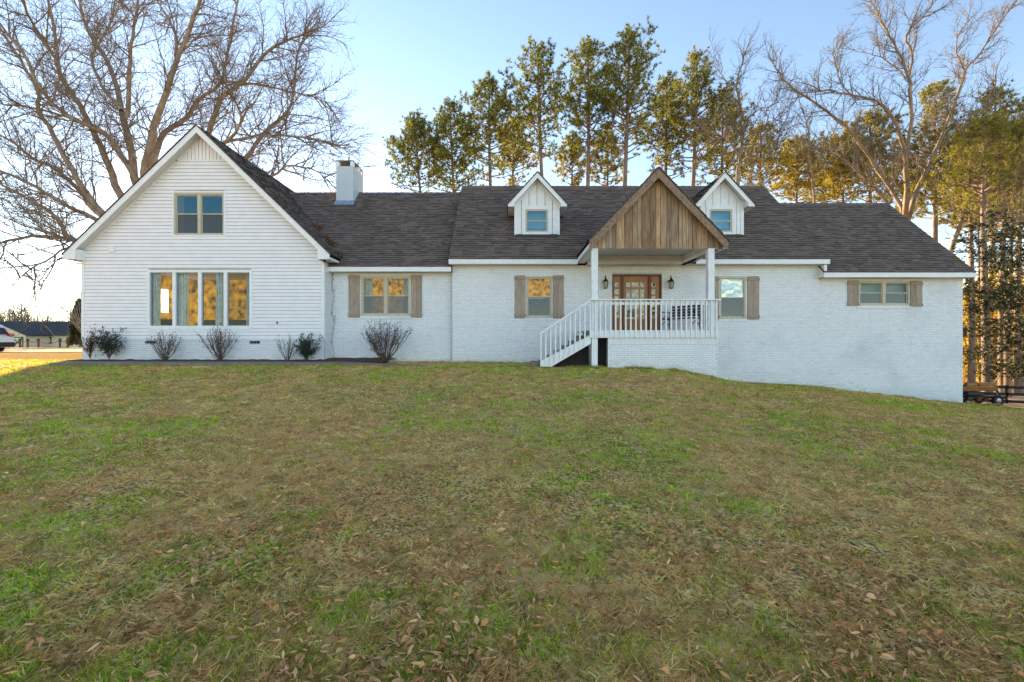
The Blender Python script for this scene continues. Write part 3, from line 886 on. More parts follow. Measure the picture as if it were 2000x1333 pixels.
curtain(ux(344, 16.45), ux(369, 16.45), 1.9, 4.1, 16.45, "pale patterned curtain in the picture window's second pane", CG)
curtain(ux(421, 16.45), ux(439, 16.45), 1.9, 4.1, 16.45, "pale patterned curtain in the picture window's third pane", CG)
curtain(ux(481, 16.45), ux(492, 16.45), 1.9, 4.1, 16.45, "narrow pale patterned curtain at the right edge of the picture window", CG)
curtain(ux(708, 17.25), ux(727, 17.25), 2.4, 4.1, 17.25, "blue patterned curtain left in the shuttered twin window", CG)
curtain(ux(787, 17.25), ux(800, 17.25), 2.4, 4.1, 17.25, "blue patterned curtain right in the shuttered twin window", CG)
# sofa and chair seen through the picture window
def sofa(x, y, w_, label):
    t = thing("sofa", label, "sofa", (x, y, 1.5))
    m = MB(); m.box(x, x + w_, y, y + .85, 1.55, 1.95); m.build("seat", M["dark_sofa"], t, bevel=.05)
    m = MB(); m.box(x + .02, x + w_ - .02, y - .2, y - .01, 1.55, 2.45); m.build("backrest", M["dark_sofa"], t, bevel=.07)
    for q in (x - .18, x + w_ + .01):
        m = MB(); m.box(q, q + .17, y - .15, y + .8, 1.55, 2.2); m.build("armrest", M["dark_sofa"], t, bevel=.06)
sofa(-14.0, 17.9, 1.1, "dark armchair seen through the left picture window pane")
sofa(-12.4, 18.4, 2.6, "dark sofa seen through the right picture window panes")

# shutters
def shutter(px0, px1, pt, pb, Y, label, planks=2):
    x0, x1, z0, z1 = ux(px0, Y), ux(px1, Y), uz(pb, Y), uz(pt, Y)
    s = part_empty("shutter", house, ((x0 + x1) / 2, Y, z0)); s["label"] = label
    n_ = planks; wd = (x1 - x0) / n_
    for k in range(n_):
        v = random.uniform(.82, 1.1); m = MB(); m.box(x0 + k * wd + .004, x0 + (k + 1) * wd - .004, Y - .038, Y - .014, z0 + random.uniform(0, .012), z1 - random.uniform(0, .012), (v, v, v)); m.build("plank", M["shutter_wood"], s)
    h = z1 - z0
    for zc in (z0 + .17 * min(1, h / 1.4) - .06, z1 - .11):
        v = random.uniform(.85, 1.0); m = MB(); m.box(x0 - .008, x1 + .008, Y - .064, Y - .0385, zc - .05, zc + .05, (v, v, v)); m.build("batten", M["shutter_wood"], s)
shutter(681, 703.5, 537, 621, YL, "weathered shutter left of the twin window"); shutter(802.5, 824.5, 537, 621, YL, "weathered shutter right of the twin window")
shutter(1005, 1026.5, 538, 622.5, YM, "weathered shutter left of the window by the stairs"); shutter(1079.5, 1101, 538, 622.5, YM, "weathered shutter right of the window by the stairs")
shutter(1384, 1404, 540, 625, YM, "weathered shutter partly behind the porch post"); shutter(1459, 1482, 540, 625, YM, "weathered shutter right of the porch")
shutter(1654.5, 1676.5, 548, 598, YR, "short shutter left of the small twin window"); shutter(1777, 1800, 549, 599, YR, "short shutter right of the small twin window")

# small fittings on the wing
m = MB(); m.box(ux(215, YW), ux(226, YW), YW - .07, YW - .01, uz(493, YW), uz(483, YW)); vb = m.build("wall_vent", M["siding"], house, bevel=.01)
for k in range(3):
    q = MB(); zc = uz(491 - 3 * k, YW); q.box(ux(216.5, YW), ux(224.5, YW), YW - .08, YW - .071, zc - .012, zc + .012); q.build("louvre", M["trim_white"], vb)
m = MB(); m.box(ux(540.5, YW), ux(545.5, YW), YW - .05, YW - .01, uz(635.5, YW), uz(626.5, YW)); ob = m.build("outlet_box", M["siding"], house, bevel=.006)
m = MB(); m.box(ux(541.6, YW), ux(544.4, YW), YW - .062, YW - .051, uz(633.5, YW), uz(628.5, YW)); m.build("outlet_cover", M["post_brown"], ob)
sec = thing("security_camera", "small black security camera under the right eave of the gable wing", "camera", (-6.66, 16.15, 4.42))
m = MB(); m.lathe((-6.62, 16.1, 4.455), [(.03, 0), (.03, .04)], 10); m.build("mount", M["black_iron"], sec)
m = MB(); m.lathe((-6.62, 16.0, 4.415), [(.025, 0), (.035, .01), (.035, .13), (.02, .14)], 12, axis='y'); m.build("camera_body", M["black_iron"], sec)

# ------------------------------------------------------------------ porch
PXC, PZA, PSL, PH = 4.50, 6.94, 1.05, 2.13
porch = part_empty("porch_roof", house, (PXC, 14.2, 4.5))
gable_roof_y(porch, PXC, PH, PZA, PSL, 13.95, 18.85, M["porch_soffit"], M["rake_wood"], .30, t_under=.08, name="roof_slope", shingles=True)
PZE = PZA - PSL * PH
YB = 14.22
xx = PXC - 2.05
ptop = lambda x: PZA - .12 - PSL * abs(x - PXC)
while xx < PXC + 2.05 - .02:
    wd = random.choice([.14, .19, .23, .26, .12]); x2 = min(xx + wd, PXC + 2.05)
    v = random.uniform(.55, 1.3); tint = random.uniform(.9, 1.12)
    a, b = xx + .006, x2 - .006
    zb = 4.49 + random.uniform(-.006, .008)
    poly = [(a, zb), (b, zb), (b, max(zb + .02, ptop(b)))] + ([(PXC, ptop(PXC))] if a < PXC < b else []) + [(a, max(zb + .02, ptop(a)))]
    yy = YB - .008 - random.random() * .014
    m = MB(); m.prism(poly, yy, YB + .012, (v * tint, v, v / tint)); m.build("gable_board", M["weathered_board"], porch)
    xx = x2
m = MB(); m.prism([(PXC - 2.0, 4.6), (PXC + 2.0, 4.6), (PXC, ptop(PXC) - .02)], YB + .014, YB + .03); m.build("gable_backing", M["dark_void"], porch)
m = MB(); m.box(PXC - 2.04, PXC + 2.04, 14.26, 16.79, 4.67, 4.69); m.build("ceiling", M["soffit"], porch)
m = MB(); m.box(PXC - 2.04, PXC + 2.04, YB + .03, 14.40, 4.50, 4.665); m.build("front_beam", M["trim_white"], porch)
m = MB(); m.box(2.48, 2.69, 14.40, 16.78, 4.46, 4.665); m.build("side_beam", M["trim_white"], porch)
m = MB(); m.box(6.12, 6.33, 14.40, 16.78, 4.46, 4.665); m.build("side_beam", M["trim_white"], porch)
for s in (-1, 1):
    xe = PXC + s * PH; a, b = sorted((xe, xe - s * .025))
    m = MB(); m.box(a, b, 13.98, 16.40, PZE - .24, PZE - .035); m.build("fascia", M["trim_white"], porch)
    a, b = sorted((xe - s * .025, PXC + s * 2.02)); m = MB(); m.box(a, b, 14.25, 16.78, 4.455, 4.47); m.build("soffit", M["soffit"], porch)
m = MB(); m.box(2.70, 6.11, 16.30, 16.335, 4.375, 4.665); m.build("frieze_board", M["soffit"], porch)
m = MB(); m.box(2.70, 6.11, 16.337, YM - .02, 4.36, 4.374); m.build("soffit", M["soffit"], porch)
for x in (2.485, 6.125):
    m = MB(); m.box(x, x + .20, 14.2, 14.40, 1.945, 4.495); p_ = m.build("porch_post", M["deck_white"], house, bevel=.006)
# deck
deck = part_empty("porch_deck", house, (4.4, 15.5, 1.9))
y = 14.24
while y < 16.78:
    m = MB(); m.box(2.43, 6.44, y, min(y + .135, 16.79), 1.90, 1.94); m.build("deck_board", M["tread_wood"], deck); y += .14
m = MB(); m.box(2.42, 6.45, 14.185, 14.225, 1.70, 1.937); m.build("rim_board", M["deck_white"], deck)
m = MB(); m.box(2.43, 2.47, 14.23, 16.78, 1.70, 1.897); m.build("rim_board", M["deck_white"], deck)
m = MB(); m.box(6.405, 6.445, 14.23, 16.78, 1.70, 1.897); m.build("rim_board", M["deck_white"], deck)
m = MB(); m.box(2.49, 2.68, 14.23, 14.40, .3, 1.698); m.build("support_post", M["deck_white"], deck, bevel=.006)
m = MB(); m.box(3.0, 3.045, 14.20, 14.25, .3, 1.69); m.build("edge_trim", M["deck_white"], deck)
m = MB(); base_wall(m, 14.235, 3.05, 6.42, -.6, 1.70, [])
m.face([(3.05, 14.235, -.6), (3.05, 16.8, -.6), (3.05, 16.8, 1.7), (3.05, 14.235, 1.7)]); m.face([(6.42, 14.235, -.6), (6.42, 16.8, -.6), (6.42, 16.8, 1.7), (6.42, 14.235, 1.7)])
pb = m.build("porch_base_wall", M["mortar"], house)
b = MB(); bricks(b, 14.235, 3.05, 6.42, -.6, 1.70 - .21, [])
xx = 3.05
while xx < 6.40:
    v = random.uniform(.93, 1.0); b.box(xx, min(xx + .0577, 6.42), 14.225, 14.235, 1.495, 1.69, (v, v, v), back=False); xx += .0677
bricks(b, 0, 14.24, 16.78, -.6, 1.69, [], flip=lambda p: (3.05 + p[1], p[0], p[2]))
bricks(b, 0, 14.24, 16.78, -.6, 1.69, [], flip=lambda p: (6.42 - p[1], p[0], p[2]))
b.build("bricks", M["painted_brick"], pb, kind="stuff")
# railing
rail = part_empty("porch_railing", house, (4.4, 14.2, 1.9))
m = MB(); m.box(2.40, 6.49, 14.10, 14.24, 2.865, 2.905); m.build("top_rail", M["deck_white"], rail, bevel=.005)
m = MB(); m.box(2.69, 6.12, 14.19, 14.23, 2.73, 2.82); m.build("upper_rail", M["deck_white"], rail)
bm = MB(); bm.box(-.021, .021, -.02, .02, 0, 1.16); BAL = bm.mesh("baluster", M["deck_white"])
k = 0; x = 2.44
while x < 6.48:
    o = bpy.data.objects.new("baluster", BAL); o.location = (x, 14.163, 1.70 + random.uniform(-.006, .006)); COL.objects.link(o); adopt(o, rail); x += .157
m = MB(); m.box(6.42, 6.49, 14.25, 16.78, 2.865, 2.905); m.build("top_rail", M["deck_white"], rail)
y = 14.40
while y < 16.75:
    o = bpy.data.objects.new("baluster", BAL); o.location = (6.47, y, 1.70); COL.objects.link(o); adopt(o, rail); y += .157
# stairs
st = part_empty("stairs", house, (1.6, 14.8, .8))
NR = 7; RISE = (1.94 - .82) / NR; RUN = .25
for k in range(NR - 1):
    zt = 1.94 - RISE * (k + 1); xa = 2.42 - RUN * (k + 1)
    m = MB(); m.box(xa - .02, xa + RUN + .01, 14.24, 15.42, zt - .045, zt); m.build("tread", M["tread_wood"], st, bevel=.005)
    m = MB(); m.box(xa + RUN - .02, xa + RUN - .002, 14.25, 15.41, zt + .002, zt + RISE - .047); m.build("riser", M["tread_wood"], st)
m = MB(); m.box(.62, .98, 14.3, 15.4, .6, .93); m.build("bottom_step", M["concrete"], st, bevel=.01)
sx0, sz0, sx1, sz1 = 2.46, 1.80, .90, .98
for yy in (14.185, 15.43):
    m = MB(); m.prism([(sx1, sz1), (sx1 + .02, .80), (sx1 + .33, .80), (sx0, 1.52), (sx0, sz0)], yy, yy + .04); m.build("stringer", M["deck_white"], st)
m = MB(); m.prism([(.86, 1.80), (2.42, 2.83), (2.42, 2.88), (.86, 1.85)], 14.09, 14.20); m.build("handrail", M["deck_white"], st)
x = .90
while x < 2.40:
    f_ = (x - .9) / (2.42 - .9); zt = 1.815 + f_ * 1.02; zb_ = max(.80, .82 + (x - 1.24) * .585)
    m = MB(); m.box(x - .02, x + .02, 14.143, 14.183, zb_ + random.uniform(-.005, .005), zt); m.build("baluster", M["deck_white"], st); x += .152

m = MB(); m.prism([(.98, .5), (2.46, .5), (2.46, 1.62), (1.30, .86), (.98, .80)], 14.55, 14.58); m.build("stair_shade_sheet", M["dark_void"], st)  # dark sheet painting the shade under the stairs
m = MB(); m.box(2.70, 3.03, 14.6, 14.63, .3, 1.69); m.build("deck_shade_sheet", M["dark_void"], deck)  # dark sheet standing in for shade between post and brick base
# front door
dx0, dx1, dz0, dz1 = DOOR
dr = part_empty("front_door", house, ((dx0 + dx1) / 2, YM, dz0)); dr["label"] = "warm brown wooden front door with glazed sidelights"
dw = dx1 - dx0
def dpx(z): return dx0 + (z - 870) / 430 * dw            # from enlarged photo columns
def dpz(z): return uz(480 + z / 4.444, YM)
m = MB(); m.box(dx0, dx0 + .05, YM - .01, YM + .13, dz0, dz1); m.box(dx1 - .05, dx1, YM - .01, YM + .13, dz0, dz1); m.box(dx0 + .05, dx1 - .05, YM - .01, YM + .13, dz1 - .07, dz1)
m.box(dpx(950), dpx(972), YM + .0, YM + .12, dz0, dz1 - .07); m.box(dpx(1186), dpx(1208), YM + .0, YM + .12, dz0, dz1 - .07)
m.build("door_frame", M["door_frame"], dr)
pane_mat = glass_mat("door_pane", .05, (.95, .95, .9), wav=.3)
gold_edge = material("pane_edge", (.7, .62, .45), (.6, .5, .35), .3, 6)
def leaf_door(xa, xb, cols, rows, name):
    """panel with glazed cells: cols, rows are the clear spans; stiles and rails fill the rest"""
    m = MB(); y0, y1 = YM + .05, YM + .095
    xsn = [xa] + [v for c in cols for v in c] + [xb]
    zs = [dz0 + .01] + [v for r_ in rows for v in r_] + [dz1 - .075]
    for i in range(len(xsn) - 1):
        for j in range(len(zs) - 1):
            if i % 2 == 1 and j % 2 == 1: continue
            if xsn[i + 1] - xsn[i] > 1e-4 and zs[j + 1] - zs[j] > 1e-4: m.box(xsn[i], xsn[i + 1], y0, y1, zs[j], zs[j + 1])
    o = m.build(name, M["door_wood"], dr)
    for c in cols:
        for r_ in rows:
            q = MB(); q.box(c[0], c[1], YM + .072, YM + .076, r_[0], r_[1]); q.build("pane", pane_mat, dr)
            q = MB(); e = .014
            q.box(c[0], c[0] + e, YM + .058, YM + .0715, r_[0], r_[1]); q.box(c[1] - e, c[1], YM + .058, YM + .0715, r_[0], r_[1]); q.box(c[0] + e, c[1] - e, YM + .058, YM + .0715, r_[0], r_[0] + e); q.box(c[0] + e, c[1] - e, YM + .058, YM + .0715, r_[1] - e, r_[1])
            q.build("pane_edge", gold_edge, dr)
    return o
rows_d = [(2.42, 3.00), (3.07, 3.52), (3.60, 3.77)]
leaf_door(dpx(973), dpx(1185), [(dpx(995), dpx(1032)), (dpx(1042), dpx(1107)), (dpx(1117), dpx(1152))], rows_d, "door_leaf")
rows_s = [(2.45, 3.0), (3.10, 3.27), (3.33, 3.52), (3.60, 3.76)]
leaf_door(dpx(883), dpx(949), [(dpx(895), dpx(934))], rows_s, "sidelight")
leaf_door(dpx(1209), dpx(1284), [(dpx(1214), dpx(1251))], rows_s, "sidelight")
m = MB(); m.box(dpx(972) + .03, dpx(972) + .07, YM + .02, YM + .05, 2.85, 3.1); m.lathe((dpx(972) + .05, YM + .0, 2.93), [(.02, 0), (.02, .03)], 10, axis='y'); m.build("door_handle", M["black_iron"], dr)
m = MB(); m.box(dx0 - .02, dx1 + .02, YM - .12, YM + .14, 1.941, 1.965); m.build("threshold", M["door_frame"], dr)
m = MB(); m.face([(dx0 - .8, YM + 1.4, 1.9), (dx1 + .8, YM + 1.4, 1.9), (dx1 + .8, YM + 1.4, 4.3), (dx0 - .8, YM + 1.4, 4.3)]); m.build("window_glow_panel", glow_mat("hall_glow", (.30, .16, .03), (.015, .015, .012), .12, 2.5), house)  # emissive sheet put behind the door so its panes glow

# wall lanterns
def lantern(px, label):
    x = ux(px, 16.6); z = uz(553, 16.6)
    t = thing("wall_lantern", label, "lantern", (x, YM - .02, z), "lanterns flanking the front door")
    m = MB(); m.lathe((x, YM - .035, z + .08), [(.055, 0), (.055, .02)], 12, axis='y'); m.build("back_plate", M["black_iron"], t)
    arc = [(x, YM - .03, z + .08), (x, YM - .09, z + .14), (x, YM - .10, z + .22), (x, YM - .15, z + .28), (x, YM - .20, z + .25), (x, YM - .205, z + .17)]
    m = MB(); m.tube(arc, .012, 6, True); m.build("bracket", M["black_iron"], t)
    c = (x, YM - .205, z)
    m = MB(); m.lathe((c[0], c[1], z + .04), [(.105, 0), (.10, .015), (.075, .05), (.045, .09), (.05, .10), (.015, .14)], 12); m.build("lantern_roof", M["black_iron"], t)
    m = MB(); m.lathe((c[0], c[1], z - .19), [(.055, 0), (.085, .23)], 8); m.build("lantern_glass", M["lamp_glass"], t)
    m = MB(); m.lathe((c[0], c[1], z - .215), [(.02, 0), (.062, .012), (.062, .028)], 10); m.build("lantern_base", M["black_iron"], t)
    for k in range(6):
        a = k * math.pi / 3; m = MB(); m.tube([(c[0] + .066 * math.cos(a), c[1] + .066 * math.sin(a), z - .19), (c[0] + .094 * math.cos(a), c[1] + .094 * math.sin(a), z + .04)], .007, 4); m.build("cage_bar", M["black_iron"], t)
lantern(1183, "black iron wall lantern left of the front door"); lantern(1311, "black iron wall lantern right of the front door")
pl = thing("ceiling_light", "small dark light fixture on the porch ceiling", "light", (6.0, 16.45, 4.65))
m = MB(); m.lathe((5.96, 16.4, 4.60), [(.05, 0), (.08, .03), (.08, .068)], 12); m.build("fixture", M["post_brown"], pl)

# bench
def bench():
    c = Vector((5.72, 15.5, 1.945)); ang = R(-52)
    t = thing("bench", "dark wood and cast iron bench on the porch behind the railing", "bench", c)
    def W(a, b, h): return (c.x + a * math.cos(ang) - b * math.sin(ang), c.y + a * math.sin(ang) + b * math.cos(ang), c.z + h)
    def slat(b0, b1, h0, h1, name):
        m = MB(); m.hexa([W(-.58, b0, h0), W(.58, b0, h0), W(.58, b1, h0 + (0 if name == 'seat_slat' else .0)), W(-.58, b1, h0), W(-.58, b0, h1), W(.58, b0, h1), W(.58, b1, h1), W(-.58, b1, h1)]); m.build(name, M["bench_slat"], t)
    for k in range(5): slat(-.25 + k * .1, -.17 + k * .1, .41, .435, "seat_slat")
    for k in range(4): slat(.27 + k * .028, .295 + k * .028, .50 + k * .10, .58 + k * .10, "back_slat")
    m = MB()
    for k in range(5):
        a0 = -.36 + k * .18
        ring = [W(a0 + .08 * math.cos(q * .7854), .36, .66 + .08 * math.sin(q * .7854)) for q in range(9)]
        m.tube(ring, .012, 5)
    m.build("back_scroll", M["black_iron"], t)
    for s in (-.57, .57):
        m = MB()
        m.tube([W(s, -.30, 0), W(s, -.24, .14), W(s, -.29, .28), W(s, -.26, .42)], .02, 6)
        m.tube([W(s, .34, 0), W(s, .24, .16), W(s, .27, .42), W(s, .40, .92)], .02, 6)
        m.tube([W(s, -.26, .41), W(s, .27, .41)], .018, 6)
        m.tube([W(s, -.26, .42), W(s, -.32, .52), W(s, -.30, .63), W(s, -.1, .66), W(s, .33, .64)], .018, 6)
        m.tube([W(s, -.2, .42), W(s, -.02, .5), W(s, .05, .6), W(s, .15, .5), W(s, .25, .45)], .012, 5)
        m.tube([W(s, -.22, .2), W(s, 0, .34), W(s, .22, .2)], .014, 5)
        m.build("iron_end", M["black_iron"], t)
bench()

# ------------------------------------------------------------------ plant generators
def rdir():
    a = random.uniform(0, 6.283); z = random.uniform(-1, 1); r_ = math.sqrt(1 - z * z); return Vector((r_ * math.cos(a), r_ * math.sin(a), z))
def wander(p, d, L, n, bend, trop):
    pts = [Vector(p)]; d = Vector(d).normalized(); s = L / n
    for k in range(n):
        d = (d + rdir() * bend + Vector((0, 0, trop))).normalized(); pts.append(pts[-1] + d * s)
    return pts
def polyat(pts, t):
    f_ = t * (len(pts) - 1); i = min(int(f_), len(pts) - 2); u = f_ - i
    return pts[i].lerp(pts[i + 1], u), (pts[i + 1] - pts[i]).normalized()
def side_dir(t, ang, up=.15):
    o = t.cross(rdir())
    if o.length < 1e-4: o = t.orthogonal()
    o.normalize(); d = t * math.cos(ang) + o * math.sin(ang) + Vector((0, 0, up)); return d.normalized()
def plen(pts): return sum((b - a).length for a, b in zip(pts[:-1], pts[1:]))

def twigs(mb, pts, r0, lev, spec, tips=None):
    """spec[lev] = (spacing, length, angle, bend, trop, segs, radius)"""
    if lev >= len(spec): return
    sp, L, ang, bend, trop, segs, rr = spec[lev]
    T = plen(pts); n = max(1, int(T / sp))
    for k in range(n):
        t = (k + random.random()) / n
        if lev == 0 and t < .18: continue
        p, d = polyat(pts, min(t, .999))
        l = L * random.uniform(.5, 1.25) * (1 - .45 * t)
        q = wander(p, side_dir(d, ang * random.uniform(.6, 1.3), trop), l, segs, bend, trop)
        ra = min(rr, r0 * .7)
        mb.tube(q, [ra * (1 - .8 * i / segs) for i in range(segs + 1)], 5 if lev == 0 else 3)
        if tips is not None and lev == len(spec) - 1: tips.append(q[-1])
        twigs(mb, q, ra, lev + 1, spec, tips)

def limb_pts(pix, Y, dy, sub=3):
    """a limb given through picture columns and rows at depth Y, drifting dy metres in depth towards its end"""
    n = len(pix); raw = [P(a, b, Y + dy * (i / max(1, n - 1))) for i, (a, b) in enumerate(pix)]
    out = []
    for i in range(n - 1):
        p0 = raw[max(i - 1, 0)]; p1 = raw[i]; p2 = raw[i + 1]; p3 = raw[min(i + 2, n - 1)]
        for k in range(sub):
            t = k / sub
            out.append(.5 * ((2 * p1) + (p2 - p0) * t + (2 * p0 - 5 * p1 + 4 * p2 - p3) * t * t + (3 * p1 - p0 - 3 * p2 + p3) * t ** 3) + rdir() * .05)
    out.append(raw[-1]); return out

def limb_tree(name, label, base_px, Y, limbs, r_trunk, spec, bark, twigm, group=None, fork=None, leaf=None):
    x, y = ux(base_px, Y), Y
    zg = g1(x, y)
    t = thing(name, label, "tree", (x, y, zg), group)
    tr = MB(); cr = MB()
    fz = P(fork[0], fork[1], Y)
    tr.tube([Vector((x, y, zg - .3)), Vector((x, y, zg + .4)), Vector((x, y, zg)).lerp(fz, .5), fz + Vector((0, 0, .4))], [r_trunk * 1.5, r_trunk * 1.15, r_trunk, r_trunk * .85], 12)
    for (pix, dy, r0, r1) in limbs:
        pts = limb_pts(pix, Y, dy); n = len(pts)
        r0 *= .8; r1 *= .8
        rads = [r0 + (r1 - r0) * (i / (n - 1)) ** .8 for i in range(n)]
        tr.tube(pts, rads, 8)
        twigs(cr, pts, (r0 + r1) / 2, 0, spec)
        # leader continues past the last point
        d = (pts[-1] - pts[-2]).normalized(); q = wander(pts[-1], d, 2.5, 5, .22, .05)
        cr.tube(q, [r1 * (1 - .15 * i) for i in range(6)], 5); twigs(cr, q, r1, 1, spec)
    tr.build("trunk", M[bark], t, smooth=True); cr.build("crown", M[twigm], t)
    return t

# ------------------------------------------------------------------ big bare oak behind the gable wing
OAK = [
 ([(275, 470), (220, 440), (173, 382), (140, 331), (104, 263), (77, 216), (72, 173), (40, 119), (0, 54)], -3, .30, .07),
 ([(270, 470), (187, 414), (155, 374), (108, 331), (65, 310), (22, 277), (-30, 250)], 2, .24, .07),
 ([(270, 475), (184, 428), (133, 403), (72, 367), (18, 342), (-40, 325)], -5, .20, .06),
 ([(270, 500), (144, 468), (119, 436), (86, 407), (47, 385), (0, 360), (-50, 345)], 4, .24, .07),
 ([(250, 500), (180, 482), (137, 468), (90, 464), (47, 463), (0, 474), (-50, 480)], -3, .20, .06),
 ([(240, 490), (180, 475), (140, 480), (105, 500), (60, 528), (36, 545)], -6, .13, .03),
 ([(280, 460), (234, 382), (212, 324), (187, 266), (155, 205), (122, 155), (112, 108), (104, 54), (90, -10)], 3, .32, .09),
 ([(285, 430), (266, 349), (238, 306), (202, 259), (169, 245), (133, 227), (83, 180), (43, 101), (10, 60)], -5, .28, .07),
 ([(200, 258), (150, 235), (100, 220), (40, 208), (0, 203)], -3, .13, .04),
 ([(285, 420), (263, 346), (252, 274), (238, 216), (223, 155), (202, 108), (169, 54), (151, -10)], 5, .36, .10),
 ([(248, 230), (252, 144), (256, 90), (265, 36), (268, -10)], -2, .18, .07),
 ([(290, 430), (284, 338), (292, 288), (306, 230), (328, 173), (349, 108), (378, 36), (392, -10)], -3, .36, .10),
 ([(295, 420), (299, 317), (324, 259), (364, 230), (385, 198), (432, 158), (450, 72), (466, -5)], 5, .28, .08),
 ([(310, 430), (370, 330), (407, 256), (432, 194), (479, 155), (522, 101), (569, 76), (605, 62)], -2, .28, .05),
 ([(400, 310), (436, 281), (465, 252), (468, 216), (447, 180), (440, 140)], -4, .14, .05),
 ([(310, 450), (420, 370), (475, 315), (511, 266), (562, 216), (576, 162), (580, 108), (600, 70)], 3, .26, .05),
 ([(390, 300), (436, 281), (504, 266), (569, 268), (620, 272), (655, 284)], -4, .16, .03),
 ([(400, 400), (480, 360), (530, 345), (560, 325), (610, 330), (640, 352)], -2, .16, .03),
 ([(330, 170), (345, 90), (330, 40), (300, -10)], 3, .14, .06),
 ([(432, 160), (500, 165), (560, 178), (610, 190), (640, 200)], 4, .12, .03),
 ([(238, 216), (200, 170), (180, 110), (215, 50), (225, -5)], 6, .16, .06),
 ([(130, 165), (95, 90), (60, 40), (45, -5)], -4, .12, .06),
]
SPEC_OAK = [(.42, 4.2, R(52), .22, .04, 6, .045), (.30, 2.0, R(46), .26, .03, 4, .020), (.27, .95, R(45), .28, .02, 3, .0105)]
limb_tree("oak_tree", "huge bare spreading tree behind the gable wing at left", 275, 29.5, OAK, .75, SPEC_OAK, "oak_bark", "twig", fork=(280, 480))

# ------------------------------------------------------------------ bare trees on the right
GUM = [
 ([(1760, 470), (1769, 419), (1771, 351), (1767, 304), (1759, 265), (1734, 218), (1710, 197), (1667, 187), (1628, 179), (1600, 176)], -3, .26, .05),
 ([(1760, 470), (1761, 406), (1714, 332), (1667, 265), (1617, 218), (1558, 179), (1531, 156), (1510, 125)], 3, .20, .05),
 ([(1755, 460), (1734, 398), (1675, 336), (1636, 300), (1600, 272)], -4, .13, .03),
 ([(1770, 310), (1780, 234), (1778, 176), (1775, 148), (1753, 98), (1730, 59), (1714, 23), (1700, 0)], 2, .18, .05),
 ([(1777, 150), (1782, 105), (1769, 70), (1812, 23), (1831, -5)], -2, .11, .04),
 ([(1775, 156), (1749, 133), (1722, 113), (1698, 105)], 2, .08, .03),
 ([(1765, 470), (1780, 406), (1804, 343), (1831, 285), (1855, 226), (1878, 168), (1886, 137), (1913, 105), (1948, 51), (1987, 0)], 4, .23, .05),
 ([(1886, 137), (1872, 113), (1868, 78), (1890, 40)], 0, .08, .03),
 ([(1667, 187), (1640, 160), (1632, 120), (1640, 90)], 2, .07, .025),
]
SPEC_GUM = [(.42, 3.2, R(50), .22, .10, 5, .038), (.28, 1.5, R(45), .25, .08, 4, .018), (.21, .7, R(45), .25, .05, 2, .011)]
limb_tree("bare_tree", "large bare multi-trunk tree rising behind the right wing roof", 1762, 33, GUM, .5, SPEC_GUM, "pale_bark", "twig", "bare trees behind the house", fork=(1762, 480))
G2 = [
 ([(1850, 520), (1858, 488), (1882, 421), (1894, 343), (1905, 273), (1929, 226), (1945, 160)], 2, .22, .06),
 ([(1893, 345), (1885, 300), (1878, 265), (1860, 235)], -2, .12, .04),
 ([(1890, 380), (1940, 330), (1985, 270), (2030, 220)], 2, .12, .04),
]
limb_tree("bare_tree", "leaning bare tree over the right roof corner", 1848, 30, G2, .26, SPEC_GUM, "pale_bark", "twig", "bare trees behind the house", fork=(1852, 540))
G3 = [
 ([(1441, 420), (1441, 348), (1446, 305), (1451, 269), (1455, 236), (1446, 213), (1439, 170), (1446, 137), (1454, 105)], 1, .24, .05),
 ([(1445, 310), (1426, 277), (1403, 261), (1377, 254)], -2, .11, .03),
 ([(1455, 236), (1480, 215), (1510, 205), (1530, 190)], 2, .08, .025),
 ([(1450, 275), (1475, 255), (1505, 245), (1525, 230)], -2, .08, .025),
 ([(1448, 330), (1480, 300), (1510, 270), (1535, 235)], 2, .09, .025),
 ([(1442, 175), (1415, 155), (1405, 135)], 0, .06, .025),
 ([(1442, 380), (1470, 350), (1500, 310), (1520, 280)], 0, .08, .025),
]
limb_tree("bare_tree", "twisted bare tree behind the right dormer", 1441, 36, G3, .3, SPEC_GUM, "pale_bark", "twig", "bare trees behind the house", fork=(1441, 430))
G4 = [
 ([(1590, 420), (1588, 360), (1580, 300), (1578, 255), (1570, 220)], 1, .13, .03),
 ([(1585, 330), (1610, 290), (1625, 255)], 1, .07, .02),
 ([(1578, 290), (1560, 270), (1550, 250)], 1, .06, .02),
]
limb_tree("bare_tree", "slim bare tree above the middle of the right wing ridge", 1590, 40, G4, .16, SPEC_GUM[:2] + [(.5, .5, R(45), .25, .05, 2, .009)], "pale_bark", "twig", "bare trees behind the house", fork=(1590, 430))
G5 = [
 ([(1965, 560), (1960, 480), (1965, 430), (1950, 380), (1945, 330)], 1, .12, .03),
 ([(1962, 470), (1990, 420), (2010, 370)], 1, .09, .03),
 ([(1962, 480), (1930, 450), (1905, 440)], 1, .07, .02),
 ([(1958, 440), (1975, 400), (1985, 340), (2000, 300)], -1, .08, .02),
]
limb_tree("bare_tree", "pale twiggy tree behind the dark evergreen at far right", 1968, 27, G5, .15, SPEC_GUM, "pale_bark", "pale_bark", "bare trees behind the house", fork=(1966, 570))
# small fan shaped tree at far left
G6 = []
for k, (ex, ey) in enumerate([(48, 572), (60, 560), (82, 540), (100, 520), (118, 510), (134, 505), (150, 503), (165, 510), (70, 600), (95, 610)]):
    G6.append(([(176, 668 - k * 3), (166 + (ex - 166) * .2, 632 - k), ((ex + 160) / 2, (ey + 606) / 2 - 6), (ex, ey)], random.uniform(-3, 3), .06, .022))
limb_tree("bare_tree", "fan shaped bare tree beside the left corner of the house", 180, 46, G6, .11, [(.8, 1.8, R(35), .2, .1, 4, .025), (.5, .9, R(40), .25, .05, 3, .012)], "oak_bark", "twig", None, fork=(178, 668))

